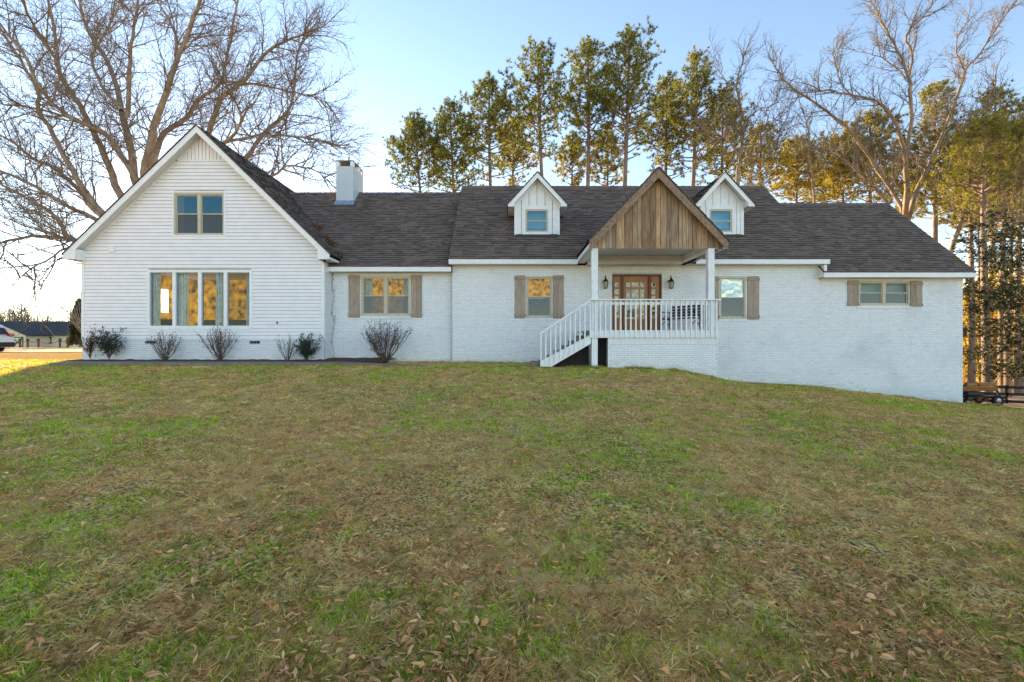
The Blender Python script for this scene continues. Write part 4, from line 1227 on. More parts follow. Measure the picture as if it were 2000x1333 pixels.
# ------------------------------------------------------------------ pines
def pine(px_base, top, py_crown, half_px, Y, label, lean=0, dens=1.0, bark="pine_bark", hue=0, name="pine_tree", group="tall pines behind the house", fill=1.0, r_base=None):
    """top = (px,py) of the tip; the crown starts at row py_crown and reaches half_px either side"""
    x, y = ux(px_base, Y), Y; zg = g1(x, y)
    tip = P(top[0], top[1], Y + random.uniform(-1, 1)); zc = uz(py_crown, Y); hw = half_px / FPX * Y
    t = thing(name, label, "tree", (x, y, zg), group)
    base = Vector((x, y, zg - .3)); H = tip.z - zg
    n = 12; trunk = []
    for i in range(n + 1):
        s = i / n; trunk.append(base.lerp(tip, s) + Vector((math.sin(s * 5 + px_base) * .12, math.cos(s * 4 + px_base) * .12, 0)) * (H / 25))
    r0 = r_base or .0105 * H
    tm = MB(); tm.tube(trunk, [r0 * (1.15 - .95 * (i / n)) for i in range(n + 1)], 9)
    bm_ = MB(); TP = []; TD = []
    nb = int(104 * dens); az = random.random() * 6
    ph1, ph2 = random.random() * 6, random.random() * 6
    for k in range(nb):
        s = (k + random.random()) / nb
        z = zc + (tip.z - .9 - zc) * s
        tt = (z - base.z) / (tip.z - base.z); p, _ = polyat(trunk, min(.995, tt))
        env = 1.22 * hw * (1 + .25 * math.sin(s * 14 + ph1)) * ((.75 + 1.0 * s) if s < .4 else (1.0 * (1 - (s - .4) / .6) ** .7 + .08)) * random.uniform(.5, 1.35)
        if s < .25 and random.random() < .45: continue
        az += 2.4 + random.uniform(-.5, .5)
        el = R(random.uniform(0, 22) + 26 * s)
        d = Vector((math.cos(az) * math.cos(el), math.sin(az) * math.cos(el), math.sin(el)))
        br = wander(p, d, env, 6, .14, .05)
        rb = max(.015, r0 * .26 * (1 - .6 * s))
        bm_.tube(br, [rb * (1 - .13 * i) for i in range(7)], 4)
        Lb = plen(br); ns = max(3, int(Lb / .30))
        for q in range(ns):
            tq = .3 + .7 * (q + random.random()) / ns
            bp, bd = polyat(br, min(.999, tq))
            sb = wander(bp, side_dir(bd, R(random.uniform(30, 65)), .25), random.uniform(.4, 1.1) * (1.2 - .4 * tq), 2, .2, .12)
            bm_.tube(sb, [.012, .009, .005], 3)
            for u in (.55, .8, 1.0):
                if random.random() < .85 * fill:
                    a, b = polyat(sb, min(.999, u)); TP.append(a + rdir() * .08); TD.append((b + Vector((0, 0, .45))).normalized())
        TP.append(br[-1]); TD.append((br[-1] - br[-2]).normalized())
    TP = np.array([tuple(q) for q in TP]); TD = np.array([tuple(q) for q in TD])
    nn = 13
    Pn = np.repeat(TP, nn, 0); Dn = np.repeat(TD, nn, 0)
    Dn = norm(Dn * .75 + norm(RNG.normal(size=Dn.shape)))
    C0 = np.array([.17, .20, .042]) * (1 - hue) + np.array([.40, .33, .065]) * hue  # hue blends golden sunlight into the needle colour
    tb = RNG.uniform(.65, 1.35, size=len(TP)); tw = RNG.random(len(TP))
    Cc = C0[None] * tb[:, None] * (1 + np.stack([tw * .35, tw * .12, -tw * .2], 1))
    V, F, C = spikes(Pn - Dn * .03, Dn, RNG.uniform(.22, .42, len(Pn)) * (Y / 40) ** .5, .060 * (Y / 40), np.repeat(Cc, nn, 0))
    tm.build("trunk", M[bark], t, smooth=True)
    bm_.build("branches", M[bark], t)
    np_mesh("crown", V, F, C, M["needle"], t)
    return t

pine(842, (812, 226), 385, 52, 37, "leftmost pine behind the roof, leaning left with rounded crown")
pine(891, (880, 204), 385, 48, 38, "second pine from the left, rounded, behind the roof step")
pine(962, (957, 150), 350, 56, 38, "third pine from the left behind the main ridge")
pine(1069, (1052, 86), 320, 54, 38, "tall pine behind the left dormer")
pine(1142, (1149, 74), 310, 52, 39, "tall straight pine between left dormer and porch gable")
pine(1216, (1227, 50), 310, 64, 37, "tallest pine, just left of the porch gable peak", dens=1.15)
pine(1298, (1300, 150), 350, 42, 42, "hazy pine behind the porch gable peak", hue=.25)
pine(1337, (1362, 104), 340, 52, 40, "pine between the porch gable and right dormer", hue=.15)
pine(1000, (1005, 230), 375, 40, 50, "smaller golden pine behind the left part of main ridge", hue=.5, dens=.8)
pine(1120, (1118, 262), 370, 30, 55, "small far pine seen between two tall trunks", hue=.4, dens=.6)
pine(1190, (1186, 250), 370, 30, 55, "slender far pine left of the tallest trunk", hue=.4, dens=.6)
pine(1405, (1410, 180), 360, 46, 46, "pine behind the right dormer peak", hue=.25, dens=.9)
pine(1480, (1485, 240), 390, 42, 50, "low golden pine right of the right dormer", hue=.5, dens=.7)
pine(1550, (1556, 268), 400, 46, 52, "golden pine above the start of the right wing ridge", hue=.6)
pine(1640, (1648, 262), 400, 44, 54, "golden pine above the middle of the right wing ridge", hue=.55)
pine(1705, (1700, 212), 410, 46, 50, "hazy golden pine left of the multi-trunk tree", hue=.45)
pine(1822, (1826, 165), 430, 54, 48, "tall pine right of the multi-trunk tree", hue=.4, dens=1.2)
pine(1900, (1895, 240), 470, 48, 52, "golden pine behind the leaning bare tree", hue=.55)
pine(1938, (1945, 168), 460, 56, 46, "tall pine at the upper right", hue=.35, dens=1.2)
pine(2010, (2005, 190), 480, 52, 44, "pine cut by the right picture edge", hue=.4, dens=1.1)
pine(1770, (1768, 300), 430, 40, 60, "far golden pine behind the multi-trunk tree", hue=.6, dens=.8)
pine(1600, (1612, 330), 400, 36, 66, "far low golden pine above the right wing ridge", hue=.7, dens=.7)

# pines of the wood at the right, whose trunks show beside the house
WG = "trunks in the right-hand wood"
for (pxb, top, cr, hp, Y, wpx, dn, lab) in [
  (1898, (1893, 250), 440, 40, 29, 11, .7, "slim trunk nearest the house corner in the right wood"),
  (1925, (1922, 215), 430, 50, 27, 15, .8, "thick trunk just right of the house corner in the wood"),
  (1958, (1962, 235), 440, 44, 31, 11, .8, "trunk behind the fence, third from the house corner"),
  (1972, (1976, 265), 450, 36, 35, 8, .7, "thin trunk behind the fence, fourth from the house corner"),
  (1989, (1996, 225), 430, 46, 30, 13, .8, "trunk at the right picture edge behind the fence"),
  (1911, (1912, 330), 480, 30, 42, 5, .6, "very thin far trunk between the two nearest wood trunks")]:
    pine(pxb, top, cr, hp, Y, lab, hue=.3, dens=dn, group=WG, r_base=wpx / FPX * Y / 2)

# golden understory (a mass of leaves nobody could count)
n = 70000
X = RNG.uniform(ux(1790, 46), ux(2160, 46), n); Yv = RNG.uniform(37, 75, n)
X = X * (Yv / 46)
h = RNG.random(n) ** 1.25 * 10.5
keep = vnoise(X * 1.0 + h, h * 1.3 + Yv, 1.3, 21) > .38
X, Yv, h = X[keep], Yv[keep], h[keep]
Pn = np.stack([X, Yv, gz(X, Yv) + h], 1)
Cg = np.where(RNG.random((len(X), 1)) < .55, np.array([[.60, .36, .05]]), np.array([[.34, .30, .05]])) * RNG.uniform(.5, 1.3, (len(X), 1))
V, F, C = cards(Pn, RNG.normal(size=Pn.shape), RNG.uniform(.2, .5, len(X)), RNG.uniform(.14, .3, len(X)), Cg)
us = np_mesh("woodland_understory", V, F, C, M["gold_leaf"], kind="stuff")
tag(us, "golden sunlit understory leaves in the wood at right")
# stems inside it
sm = MB()
for k in range(70):
    y = random.uniform(38, 58); x = ux(random.uniform(1830, 2130), 46) * y / 46
    pts = wander((x, y, g1(x, y)), (0, 0, 1), random.uniform(5, 10), 6, .12, .1); sm.tube(pts, [.06, .055, .05, .04, .03, .02, .01], 4)
    twigs(sm, pts, .04, 0, [(.9, 1.4, R(50), .2, .05, 3, .012)])
sm.build("woodland_saplings", M["pale_bark"], kind="stuff")["label"] = "thin saplings among the golden understory"

# dark evergreen (magnolia like) at the right edge
def evergreen_tree():
    Y = 20.5; x = ux(2048, Y); zg = g1(x, Y)
    t = thing("evergreen_tree", "dark glossy broadleaf evergreen hanging in from the right edge", "tree", (x, Y, zg))
    m = MB(); tk = wander((x, Y, zg - .2), (0, 0, 1), 9.0, 9, .03, .1); m.tube(tk, [.2 - .018 * i for i in range(10)], 9)
    LP = []; LD = []
    for k in range(110):
        s = .2 + .78 * k / 110; p, d = polyat(tk, s)
        L = 4.1 * (1 - abs(s - .55) * 1.0) * random.uniform(.55, 1.1); a = k * 2.4
        br = wander(p, (math.cos(a), math.sin(a), random.uniform(-.25, .35)), L, 6, .16, -.01)
        m.tube(br, [.035 - .005 * i for i in range(7)], 4)
        for q in range(int(L / .10)):
            bp, bd = polyat(br, .25 + .75 * random.random())
            tw = wander(bp, side_dir(bd, R(55), .1), random.uniform(.25, .6), 2, .2, .02); m.tube(tw, [.009, .007, .004], 3)
            for e in range(13): LP.append(tuple(polyat(tw, random.uniform(.35, .999))[0] + rdir() * .05)); LD.append(tuple((bd + rdir() * 1.1).normalized()))
    m.build("trunk", M["pale_bark"], t)
    LP = np.array(LP); LD = np.array(LD)
    Cc = np.array([[.022, .038, .014]]) * RNG.uniform(.5, 1.6, (len(LP), 1))
    rs = RNG.random(len(LP)) < .12; Cc[rs] = np.array([.09, .06, .025])
    V, F, C = cards(LP, LD, RNG.uniform(.10, .17, len(LP)), RNG.uniform(.04, .065, len(LP)), Cc, .12)
    np_mesh("crown", V, F, C, M["leaf"], t)
evergreen_tree()

# far evergreen at left behind the barn's end and a far tree line
def far_evergreen(px, pt, pb, wpx, Y, label):
    x = ux(px, Y); zg = g1(x, Y); H = uz(pt, Y) - zg; r_ = wpx / FPX * Y / 2
    t = thing("evergreen_tree", label, "tree", (x, Y, zg))
    m = MB(); m.tube([(x, Y, zg - .2), (x, Y, zg + H * .9)], [.2, .04], 7); m.build("trunk", M["oak_bark"], t)
    n = 2600; u = RNG.random(n) ** .8; a = RNG.uniform(0, 6.283, n); rr = r_ * (1 - u) ** .6 * np.sqrt(RNG.random(n))
    Pn = np.stack([x + rr * np.cos(a), Y + rr * np.sin(a), zg + .3 + u * (H - .3)], 1)
    V, F, C = cards(Pn, np.stack([np.cos(a), np.sin(a), .5 * np.ones(n)], 1) + RNG.normal(size=(n, 3)) * .5, RNG.uniform(.3, .6, n), .22, np.array([[.06, .065, .018]]) * RNG.uniform(.5, 1.4, (n, 1)))
    np_mesh("crown", V, F, C, M["needle"], t)
far_evergreen(157, 588, 640, 34, 60, "dark evergreen against the left corner of the house")
fw = MB()
for k in range(110):
    Y = random.uniform(115, 165); px = -60 + 250 * (k + random.random()) / 110
    x = ux(px, Y); zg = g1(x, Y); H = random.uniform(8, 14.5) * (1.0 if px < 60 else .85)
    pts = wander((x, Y, zg), (0, 0, 1), H * .75, 5, .08, .1); fw.tube(pts, [.28, .24, .18, .14, .09, .05], 5)
    twigs(fw, pts, .1, 0, [(.6, 4.6, R(45), .2, .12, 3, .15), (.6, 2.2, R(45), .25, .08, 2, .11)])
fw.build("distant_wood", M["twig"], kind="stuff")["label"] = "distant line of bare trees beyond the barn"

# ------------------------------------------------------------------ shrubs
def bare_shrub(px, pyb, pyt, wpx, Y, label, leaves=90, stems=26, lc=(.06, .035, .03), lsz=.05):
    x = ux(px, Y); zb = uz(pyb, Y); H = uz(pyt, Y) - zb; hw = wpx / FPX * Y / 2
    t = thing("shrub", label, "shrub", (x, Y, zb), "bare shrubs in front of the house")
    m = MB(); tips = []
    for k in range(stems):
        a = random.uniform(0, 6.283); sp = math.sqrt(random.random())
        ex = Vector((math.cos(a) * sp * hw, math.sin(a) * sp * min(hw, .42), H * random.uniform(.75, 1.0) * (1 - .25 * sp)))
        p0 = Vector((x + random.uniform(-.05, .05), Y + random.uniform(-.04, .04), zb - .03))
        pts = [p0 + Vector((ex.x * u ** .8, ex.y * u ** .8, ex.z * u)) + (rdir() * .02 if u > 0 else Vector((0, 0, 0))) for u in (0, .2, .4, .6, .8, 1.0)]
        m.tube(pts, [.012, .011, .009, .007, .005, .003], 4)
        twigs(m, pts[1:], .008, 0, [(.10, .28 * H, R(32), .15, .1, 3, .005), (.10, .12, R(40), .2, .05, 2, .0035)], tips)
    m.build("stems", M["shrub_twig"], t)
    tips = [tuple(q) for q in tips]; random.shuffle(tips); tips = np.array(tips[:leaves])
    if len(tips):
        V, F, C = cards(tips, RNG.normal(size=tips.shape) + np.array([0, 0, -.3]), RNG.uniform(.7, 1.3, len(tips)) * lsz, lsz * .6, np.array([lc]) * RNG.uniform(.5, 1.6, (len(tips), 1)), .2)
        np_mesh("leaves", V, F, C, M["litter"], t)
bare_shrub(323, 703, 641, 62, 15.85, "small bare shrub below the left part of the picture window", 160)
bare_shrub(430, 704, 633, 80, 15.85, "bare spreading shrub below the right part of the picture window", 170, 30)
bare_shrub(562, 705, 651, 66, 15.85, "sparse pale shrub left of the small evergreen", 20, 12)
bare_shrub(752, 707, 620, 106, 16.1, "largest bare shrub, below the shuttered twin window", 420, 46, lsz=.055)
def leafy_shrub(px, pyb, pyt, wpx, Y, label, n, c, needle=False):
    x = ux(px, Y); zb = uz(pyb, Y); H = uz(pyt, Y) - zb; hw = wpx / FPX * Y / 2
    t = thing("shrub", label, "shrub", (x, Y, zb), "leafy shrubs in front of the house")
    m = MB(); tips = []
    for k in range(14):
        a = random.uniform(0, 6.283); sp = math.sqrt(random.random()); L = H * random.uniform(.6, 1.0)
        pts = wander((x, Y, zb - .03), (math.cos(a) * sp * hw / H, math.sin(a) * sp * .5, 1), L, 5, .12, .03)
        m.tube(pts, [.012, .011, .009, .007, .005, .003], 4)
        twigs(m, pts, .008, 0, [(.07, .34, R(45), .2, .05, 3, .005), (.08, .14, R(45), .2, .03, 2, .003)], tips)
    m.build("stems", M["shrub_twig"], t)
    T = np.array([tuple(q) for q in tips]); T = T[RNG.integers(0, len(T), n)] + RNG.normal(size=(n, 3)) * .025
    V, F, C = cards(T, RNG.normal(size=T.shape) + np.array([0, 0, .4]), RNG.uniform(.05, .09, n), (.02 if needle else .035), np.array([c]) * RNG.uniform(.5, 1.6, (n, 1)), .15)
    np_mesh("leaves", V, F, C, M["leaf"], t)
leafy_shrub(213, 700, 643, 62, 15.85, "dark leafy shrub near the left corner of the house", 1100, (.03, .045, .022))
leafy_shrub(176, 699, 640, 34, 15.9, "thin leafy shrub at the very left corner of the house", 300, (.06, .05, .03))
leafy_shrub(598, 706, 655, 48, 15.85, "small dense green evergreen at the wing's right corner", 2600, (.03, .055, .03), True)

# dead vine on the return wall corner
vt = thing("dead_vine", "dead brown vine climbing the corner beside the gable wing", "vine", (-6.66, 16.95, .9))
m = MB(); pts = [Vector((WX1 + .06 + .04 * math.sin(k * 1.3), YL - .05, .9 + k * .22)) for k in range(16)]; m.tube(pts, .006, 4); tips = []
twigs(m, pts, .006, 0, [(.12, .22, R(60), .3, 0, 3, .004)], tips); m.build("stems", M["vine"], vt)
T = np.array([tuple(q) for q in tips]); T = np.repeat(T, 3, 0) + RNG.normal(size=(len(T) * 3, 3)) * .04; T[:, 1] = np.minimum(T[:, 1], YL - .03)
T = T[(np.sin(T[:, 2] * 5.5) > -.1)]
V, F, C = cards(T, RNG.normal(size=T.shape), .07, .035, np.array([[.16, .06, .045]]) * RNG.uniform(.5, 1.4, (len(T), 1)), .2); np_mesh("leaves", V, F, C, M["litter"], vt)
# leaves caught in the roof valley
n = 620; u = .10 + .75 * RNG.random(n); u = u[(np.sin(u * 17) > -.35)]; n = len(u); yv = 16.7 + u * 2.4; zv = 4.33 + .94 * (yv - 16.6); xv = AX + (AZ - zv) / SL
Pn = np.stack([xv + .02 + np.abs(RNG.normal(size=n)) * .10 * (.4 + vnoise(u * 10, u * 0, .8, 5)), yv + RNG.normal(size=n) * .04, zv + .04 + RNG.random(n) * .05], 1)
V, F, C = cards(Pn, RNG.normal(size=Pn.shape), .09, .04, np.array([[.24, .12, .07]]) * RNG.uniform(.5, 1.4, (n, 1)), .2)
tag(np_mesh("valley_leaves", V, F, C, M["litter"], kind="stuff"), "brown leaves piled in the roof valley beside the gable wing")

# ------------------------------------------------------------------ barn at left
def barn():
    Y = 80; zg = .45
    t = thing("barn", "low cream stable with dark roof and green crossed shutters at far left", "barn", (ux(60, Y), Y, zg))
    xa, xb = ux(-140, Y), ux(300, Y); ze = 2.75; zr = 5.1
    m = MB(); m.box(xa, xb, Y, Y + 9, zg - .5, ze); m.build("wall", M["barn_wall"], t)
    m = MB(); m.prism_x([(Y - .6, ze - .15), (Y + 4.5, zr), (Y + 9.6, ze - .15), (Y + 9.6, ze), (Y + 4.5, zr + .15), (Y - .6, ze)], xa - .5, xb + .5); m.build("roof", M["barn_roof"], t)
    m = MB(); m.box(xa - .5, xb + .5, Y - .64, Y - .605, ze - .22, ze); m.build("fascia", M["barn_green"], t)
    def cross(x0, x1, z0, z1, y, name):
        m = MB(); m.box(x0, x1, y - .05, y - .01, z0, z1); o = m.build(name, M["barn_wall"], t)
        b_ = .16
        for q in ((x0, x0 + b_, z0, z1), (x1 - b_, x1, z0, z1), (x0 + b_, x1 - b_, z1 - b_, z1), (x0 + b_, x1 - b_, z0, z0 + b_)):
            k = MB(); k.box(q[0], q[1], y - .09, y - .051, q[2], q[3]); k.build("frame_board", M["barn_green"], o)
        for (za, zb2) in ((z0 + b_, z1 - b_), (z1 - b_, z0 + b_)):
            k = MB(); d = .09; k.hexa([(x0 + b_, y - .085, za - d), (x1 - b_, y - .085, zb2 - d), (x1 - b_, y - .052, zb2 - d), (x0 + b_, y - .052, za - d), (x0 + b_, y - .085, za + d), (x1 - b_, y - .085, zb2 + d), (x1 - b_, y - .052, zb2 + d), (x0 + b_, y - .052, za + d)]); k.build("brace", M["barn_green"], o)
    for a, b in ((81, 101), (137, 156), (195, 214), (250, 269)): cross(ux(a, Y), ux(b, Y), uz(672.5, Y), uz(658.5, Y), Y, "shutter")
    # projecting gabled bay
    bx0, bx1 = ux(-60, Y - 4), ux(50, Y - 4); bc = (bx0 + bx1) / 2
    m = MB(); m.box(bx0, bx1, Y - 4, Y - .01, zg - .5, 2.6); m.prism([(bx0, 2.6), (bx1, 2.6), (bc, 4.7)], Y - 4, Y + 3); m.build("bay_wall", M["barn_wall"], t)
    m = MB()
    for s in (-1, 1):
        e = (bx1 - bx0) / 2 + .7; po = [(bc, 4.75), (bc + s * e, 2.45), (bc + s * e, 2.65), (bc, 4.95)]; m.prism(po if s > 0 else po[::-1], Y - 4.5, Y + 3)
    m.build("bay_roof", M["barn_roof"], t)
    cross(ux(24, Y - 4), ux(46, Y - 4), zg, 2.3, Y - 4, "door")
barn()
# posts with chain
pf = thing("chain_fence", "row of short brown posts joined by sagging chain before the barn", "fence", (ux(80, 55), 55, .7))
tops = []
for px in (-30, 5, 39, 54, 75, 117, 132):
    Y = 55; x = ux(px, Y); z = g1(x, Y)
    m = MB(); m.lathe((x, Y, z - .1), [(.10, 0), (.10, .95), (.15, 1.0), (.17, 1.1), (.12, 1.22), (.03, 1.26)], 9); m.build("post", M["post_brown"], pf); tops.append(Vector((x, Y, z + .85)))
for a, b in zip(tops[:-1], tops[1:]):
    m = MB(); sag = min(.35, (b - a).length * .12); m.tube([a.lerp(b, u / 8) - Vector((0, 0, 4 * sag * (u / 8) * (1 - u / 8))) for u in range(9)], .035, 5); m.build("chain", M["post_brown"], pf)

# ------------------------------------------------------------------ car at the left edge
def suv():
    Y0 = 26.8; xr = -31.3; zg = g1(xr - 2, Y0 + .9)
    t = thing("parked_car", "white sport utility vehicle cut off by the left picture edge", "car", (xr - 2.3, Y0 + .9, zg))
    W_ = 1.86
    # side profile (distance from the rear bumper, height)
    prof = [(.06, .42), (.0, .62), (.04, .98), (.16, 1.08), (.42, 1.55), (.62, 1.70), (1.5, 1.76), (2.5, 1.70), (3.25, 1.18), (4.3, 1.02), (4.58, .80), (4.62, .45), (4.45, .30), (.25, .30)]
    n = len(prof); m = MB()
    ys = [(0, .16), (.06, .05), (.25, 0), (W_ - .25, 0), (W_ - .06, .05), (W_, .16)]
    rings = []
    for (yy, ins) in ys:
        rg = []
        cx = 2.3
        for (d, h) in prof:
            k = 1 - ins * .12; tuck = (.16 * max(0, (h - 1.0) / .75)) if yy < .1 or yy > W_ - .1 else 0
            yoff = yy + (tuck if yy < W_ / 2 else -tuck)
            rg.append((xr - (cx + (d - cx) * k), Y0 + yoff, zg + .9 + (h - .9) * (1 - ins * .12)))
        rings.append(rg)
    base = len(m.v)
    for rg in rings: m.v += rg
    for i in range(len(rings) - 1):
        for j in range(n):
            j2 = (j + 1) % n; m.f.append((i * n + j, i * n + j2, (i + 1) * n + j2, (i + 1) * n + j)); m.c.append(None)
    m.f.append(tuple(range(n))); m.c.append(None); m.f.append(tuple(range(len(rings) * n - 1, (len(rings) - 1) * n - 1, -1))); m.c.append(None)
    body = m.build("body", M["car_paint"], t, smooth=False, bevel=.03)
    def win(poly, name):
        q = MB(); pts = [(xr - d, Y0 + .012 + .16 * max(0, (h - 1.0) / .75), zg + h) for d, h in poly]; pt2 = [(a, b + .02, c) for a, b, c in pts]
        q.face(pts); q.face(pt2[::-1]); q.build(name, glass_plain if False else M["car_black"], t)
    win([(.62, 1.12), (1.0, 1.12), (1.0, 1.56), (.75, 1.55)], "side_window"); win([(1.06, 1.12), (2.0, 1.12), (1.95, 1.60), (1.06, 1.58)], "side_window"); win([(2.06, 1.12), (2.95, 1.14), (2.5, 1.56), (2.02, 1.6)], "side_window")
    q = MB(); q.hexa([(xr - .16, Y0 + .22, zg + 1.12), (xr - .16, Y0 + W_ - .22, zg + 1.12), (xr - .38, Y0 + W_ - .3, zg + 1.52), (xr - .38, Y0 + .3, zg + 1.52), (xr - .12, Y0 + .22, zg + 1.13), (xr - .12, Y0 + W_ - .22, zg + 1.13), (xr - .35, Y0 + W_ - .3, zg + 1.53), (xr - .35, Y0 + .3, zg + 1.53)]); q.build("rear_window", M["car_black"], t)
    q = MB(); q.box(xr - .35, xr + .05, Y0 - .015, Y0 + W_ + .015, zg + .36, zg + .62); q.build("bumper", M["car_black"], t, bevel=.05)
    q = MB(); q.box(xr - .30, xr + .07, Y0 + .1, Y0 + W_ - .1, zg + .62, zg + .70); q.build("bumper_trim", M["car_paint"], t, bevel=.02)
    for yy in (Y0 - .012, Y0 + W_ - .34):
        q = MB(); q.box(xr - .34, xr + .012, yy, yy + .352, zg + 1.0, zg + 1.17); q.build("tail_light", M["tail_red"], t, bevel=.03)
    for d in (.95, 3.75):
        for yy in (Y0 - .02, Y0 + W_ - .22):
            q = MB(); q.lathe((xr - d, yy, zg + .36), [(.20, .01), (.32, 0), (.36, .04), (.36, .20), (.32, .24), (.2, .23)], 22, axis='y'); wh = q.build("wheel", M["tyre"], t)
            q = MB(); q.lathe((xr - d, yy - .004, zg + .36), [(.06, .0), (.19, .012), (.215, .03), (.215, .05)], 16, axis='y'); q.build("rim", M["rim"], wh)
        q = MB(); q.lathe((xr - d, Y0 - .004, zg + .40), [(.42, 0), (.42, .03)], 20, axis='y'); q.build("wheel_arch", M["car_black"], t)
suv()

# ------------------------------------------------------------------ fence and log splitter trailer at the right
bf = thing("board_fence", "black board fence beside the dirt yard at right", "fence", (24, 22.5, -1.4))
fx = [17.9, 20.3, 24.45, 26.9, 29.4, 31.9, 34.4]
FZ = lambda x: -1.42 - .03 * (x - 18)
for x in fx:
    m = MB(); m.box(x - .07, x + .07, 22.5, 22.64, FZ(x) - .6, FZ(x) + 1.02); m.build("post", M["fence_black"], bf, bevel=.01)
for a, b in zip(fx[:-1], fx[1:]):
    for h in (.16, .52, .86):
        z0, z1 = FZ(a) + h, FZ(b) + h; m = MB()
        m.hexa([(a - .06, 22.455, z0), (b + .04, 22.455, z1), (b + .04, 22.497, z1), (a - .06, 22.497, z0), (a - .06, 22.455, z0 + .14), (b + .04, 22.455, z1 + .14), (b + .04, 22.497, z1 + .14), (a - .06, 22.497, z0 + .14)]); m.build("rail", M["fence_black"], bf)
def splitter():
    Y = 20.2; zg = g1(ux(1928, Y), Y) + .02
    t = thing("log_splitter", "orange and black wheeled log splitter loaded with timber by the fence", "machine", (ux(1915, Y), Y, zg))
    X_ = lambda p: ux(p, Y)
    Zp = lambda q: uz(q, Y)
    m = MB(); m.box(X_(1876), X_(1945), Y - .12, Y + .12, zg + .62, zg + .80); m.build("beam", M["rust_orange"], t, bevel=.015)
    m = MB(); m.box(X_(1878), X_(1950), Y - .3, Y + .3, zg + .30, zg + .40); m.build("chassis", M["fence_black"], t, bevel=.01)
    m = MB(); m.box(X_(1882), X_(1912), Y - .2, Y + .2, zg + .42, zg + .60); m.build("engine", M["car_black"], t, bevel=.03)
    m = MB(); m.lathe((X_(1898), Y, zg + .90), [(.06, -.28), (.09, -.25), (.09, .25), (.06, .28)], 12, axis='x'); m.build("cylinder", M["car_black"], t)
    for k, (a, b, h) in enumerate([(1884, 1905, .82), (1908, 1922, .84), (1922, 1940, .83)]):
        m = MB(); m.lathe((X_(a), Y - .05, zg + h + .08), [(.08, 0), (.09, .02), (.085, X_(b) - X_(a) - .02), (.08, X_(b) - X_(a))], 9, axis='x'); m.build("log", M["lumber"], t)
    m = MB(); m.tube([(X_(1937), Y, zg + .8), (X_(1953), Y, zg + 1.32)], .025, 6, True); m.build("lever", M["lumber"], t)
    for yy in (Y - .48, Y + .34):
        q = MB(); q.lathe((X_(1929), yy, zg + .23), [(.12, .01), (.20, 0), (.235, .03), (.235, .11), (.2, .14), (.12, .13)], 18, axis='y'); wh = q.build("wheel", M["tyre"], t)
        q = MB(); q.lathe((X_(1929), yy - .005, zg + .23), [(.03, 0), (.11, .012), (.12, .03)], 12, axis='y'); q.build("rim", M["rim"], wh)
    m = MB(); m.tube([(X_(1929), Y - .42, zg + .23), (X_(1929), Y + .4, zg + .23)], .03, 6); m.build("axle", M["fence_black"], t)
    m = MB(); m.tube([(X_(1943), Y - .1, zg + .62), (X_(1953), Y - .1, zg + .02)], .045, 6, True); m.build("leg", M["fence_black"], t)
    m = MB(); m.tube([(X_(1884), Y - .1, zg + .4), (X_(1878), Y - .1, zg + .02)], .06, 6, True); m.build("leg", M["fence_black"], t)
    m = MB(); m.box(X_(1897), X_(1905), Y - .32, Y - .305, zg + .31, zg + .37); m.build("reflector", M["tail_red"], t)
splitter()
for k, (a, b, dy, lab) in enumerate([(1899, 1922, -.75, "pale plank lying on the dirt in front of the splitter"), (1940, 1970, .9, "second pale plank lying behind the splitter wheel")]):
    x0, x1 = ux(a, 20.2), ux(b, 20.2); zz = max(g1(x0, 20.2 + dy), g1(x1, 20.2 + dy)) + .035
    m = MB(); m.box(x0, x1, 20.2 + dy, 20.35 + dy, zz, zz + .05); tag(m.build("plank", M["lumber"]), lab, "plank")

# ------------------------------------------------------------------ grass and fallen leaves
def lawn_mask(x, y):
    ok = np.ones(len(x), bool)
    ok &= ~((x > -14.65) & (x < 1.4) & (y > 14.33) & (y < 15.6))
    ok &= ~((x > -15.6) & (x < -4.3) & (y > 15.5))
    ok &= ~((x > .6) & (x < 6.45) & (y > 14.15))
    ok &= ~((x > MX0) & (x < MX1) & (y > YM - .02)); ok &= ~((x > MX1) & (x < RX1) & (y > YR - .02))
    ok &= ~((x > 17.6) & (y > 19.3)); ok &= ~((x < -15.6) & (y > 27) & (y < 39))
    return ok
def greenness(x, y):
    return .36 * vnoise(x, y, 2.2, 31) + .34 * vnoise(x, y, .75, 32) + .30 * vnoise(x, y, .22, 33)
# tufts of blades: each tuft is green or dry as a whole
NT, NB = 68000, 9
u = RNG.random(NT)
ty = 1.25 + 17.6 * u ** 1.85
tx = RNG.uniform(-1, 1, NT) * (1.20 * ty + 1.4)
ok = lawn_mask(tx, ty); tx, ty = tx[ok], ty[ok]; NT = len(tx)
g = greenness(tx, ty) + .04 * (ty > 12)
tg = RNG.random(NT) < np.clip((g - .395) / .22, .08, .90)
lush = np.clip((g - .57) / .10, 0, 1)[:, None]
hv = RNG.random((NT, 1))
Cgreen = np.array([[.52, .53, .07]]) * (1 - lush) + np.array([[.46, .62, .05]]) * lush
Ctan = np.array([[1.0, .74, .30]]) * (1 - hv) + np.array([[.80, .42, .17]]) * hv
Ct = np.where(tg[:, None], Cgreen, Ctan) * RNG.uniform(.35, 1.4, (NT, 1))
ts = (1 + .075 * np.clip(ty - 3, 0, 14)) * RNG.uniform(.7, 1.35, NT)
rp = lambda a: np.repeat(a, NB, 0)
n = NT * NB
isg = rp(tg); sz = rp(ts)
L = np.where(isg, RNG.uniform(.03, .065, n), RNG.uniform(.03, .075, n)) * sz ** .7
W_ = np.where(isg, RNG.uniform(.0045, .008, n), RNG.uniform(.004, .0075, n)) * sz
tilt = np.where(isg, RNG.uniform(.45, 1.4, n), RNG.uniform(.8, 1.56, n)); az = RNG.uniform(0, 6.283, n)
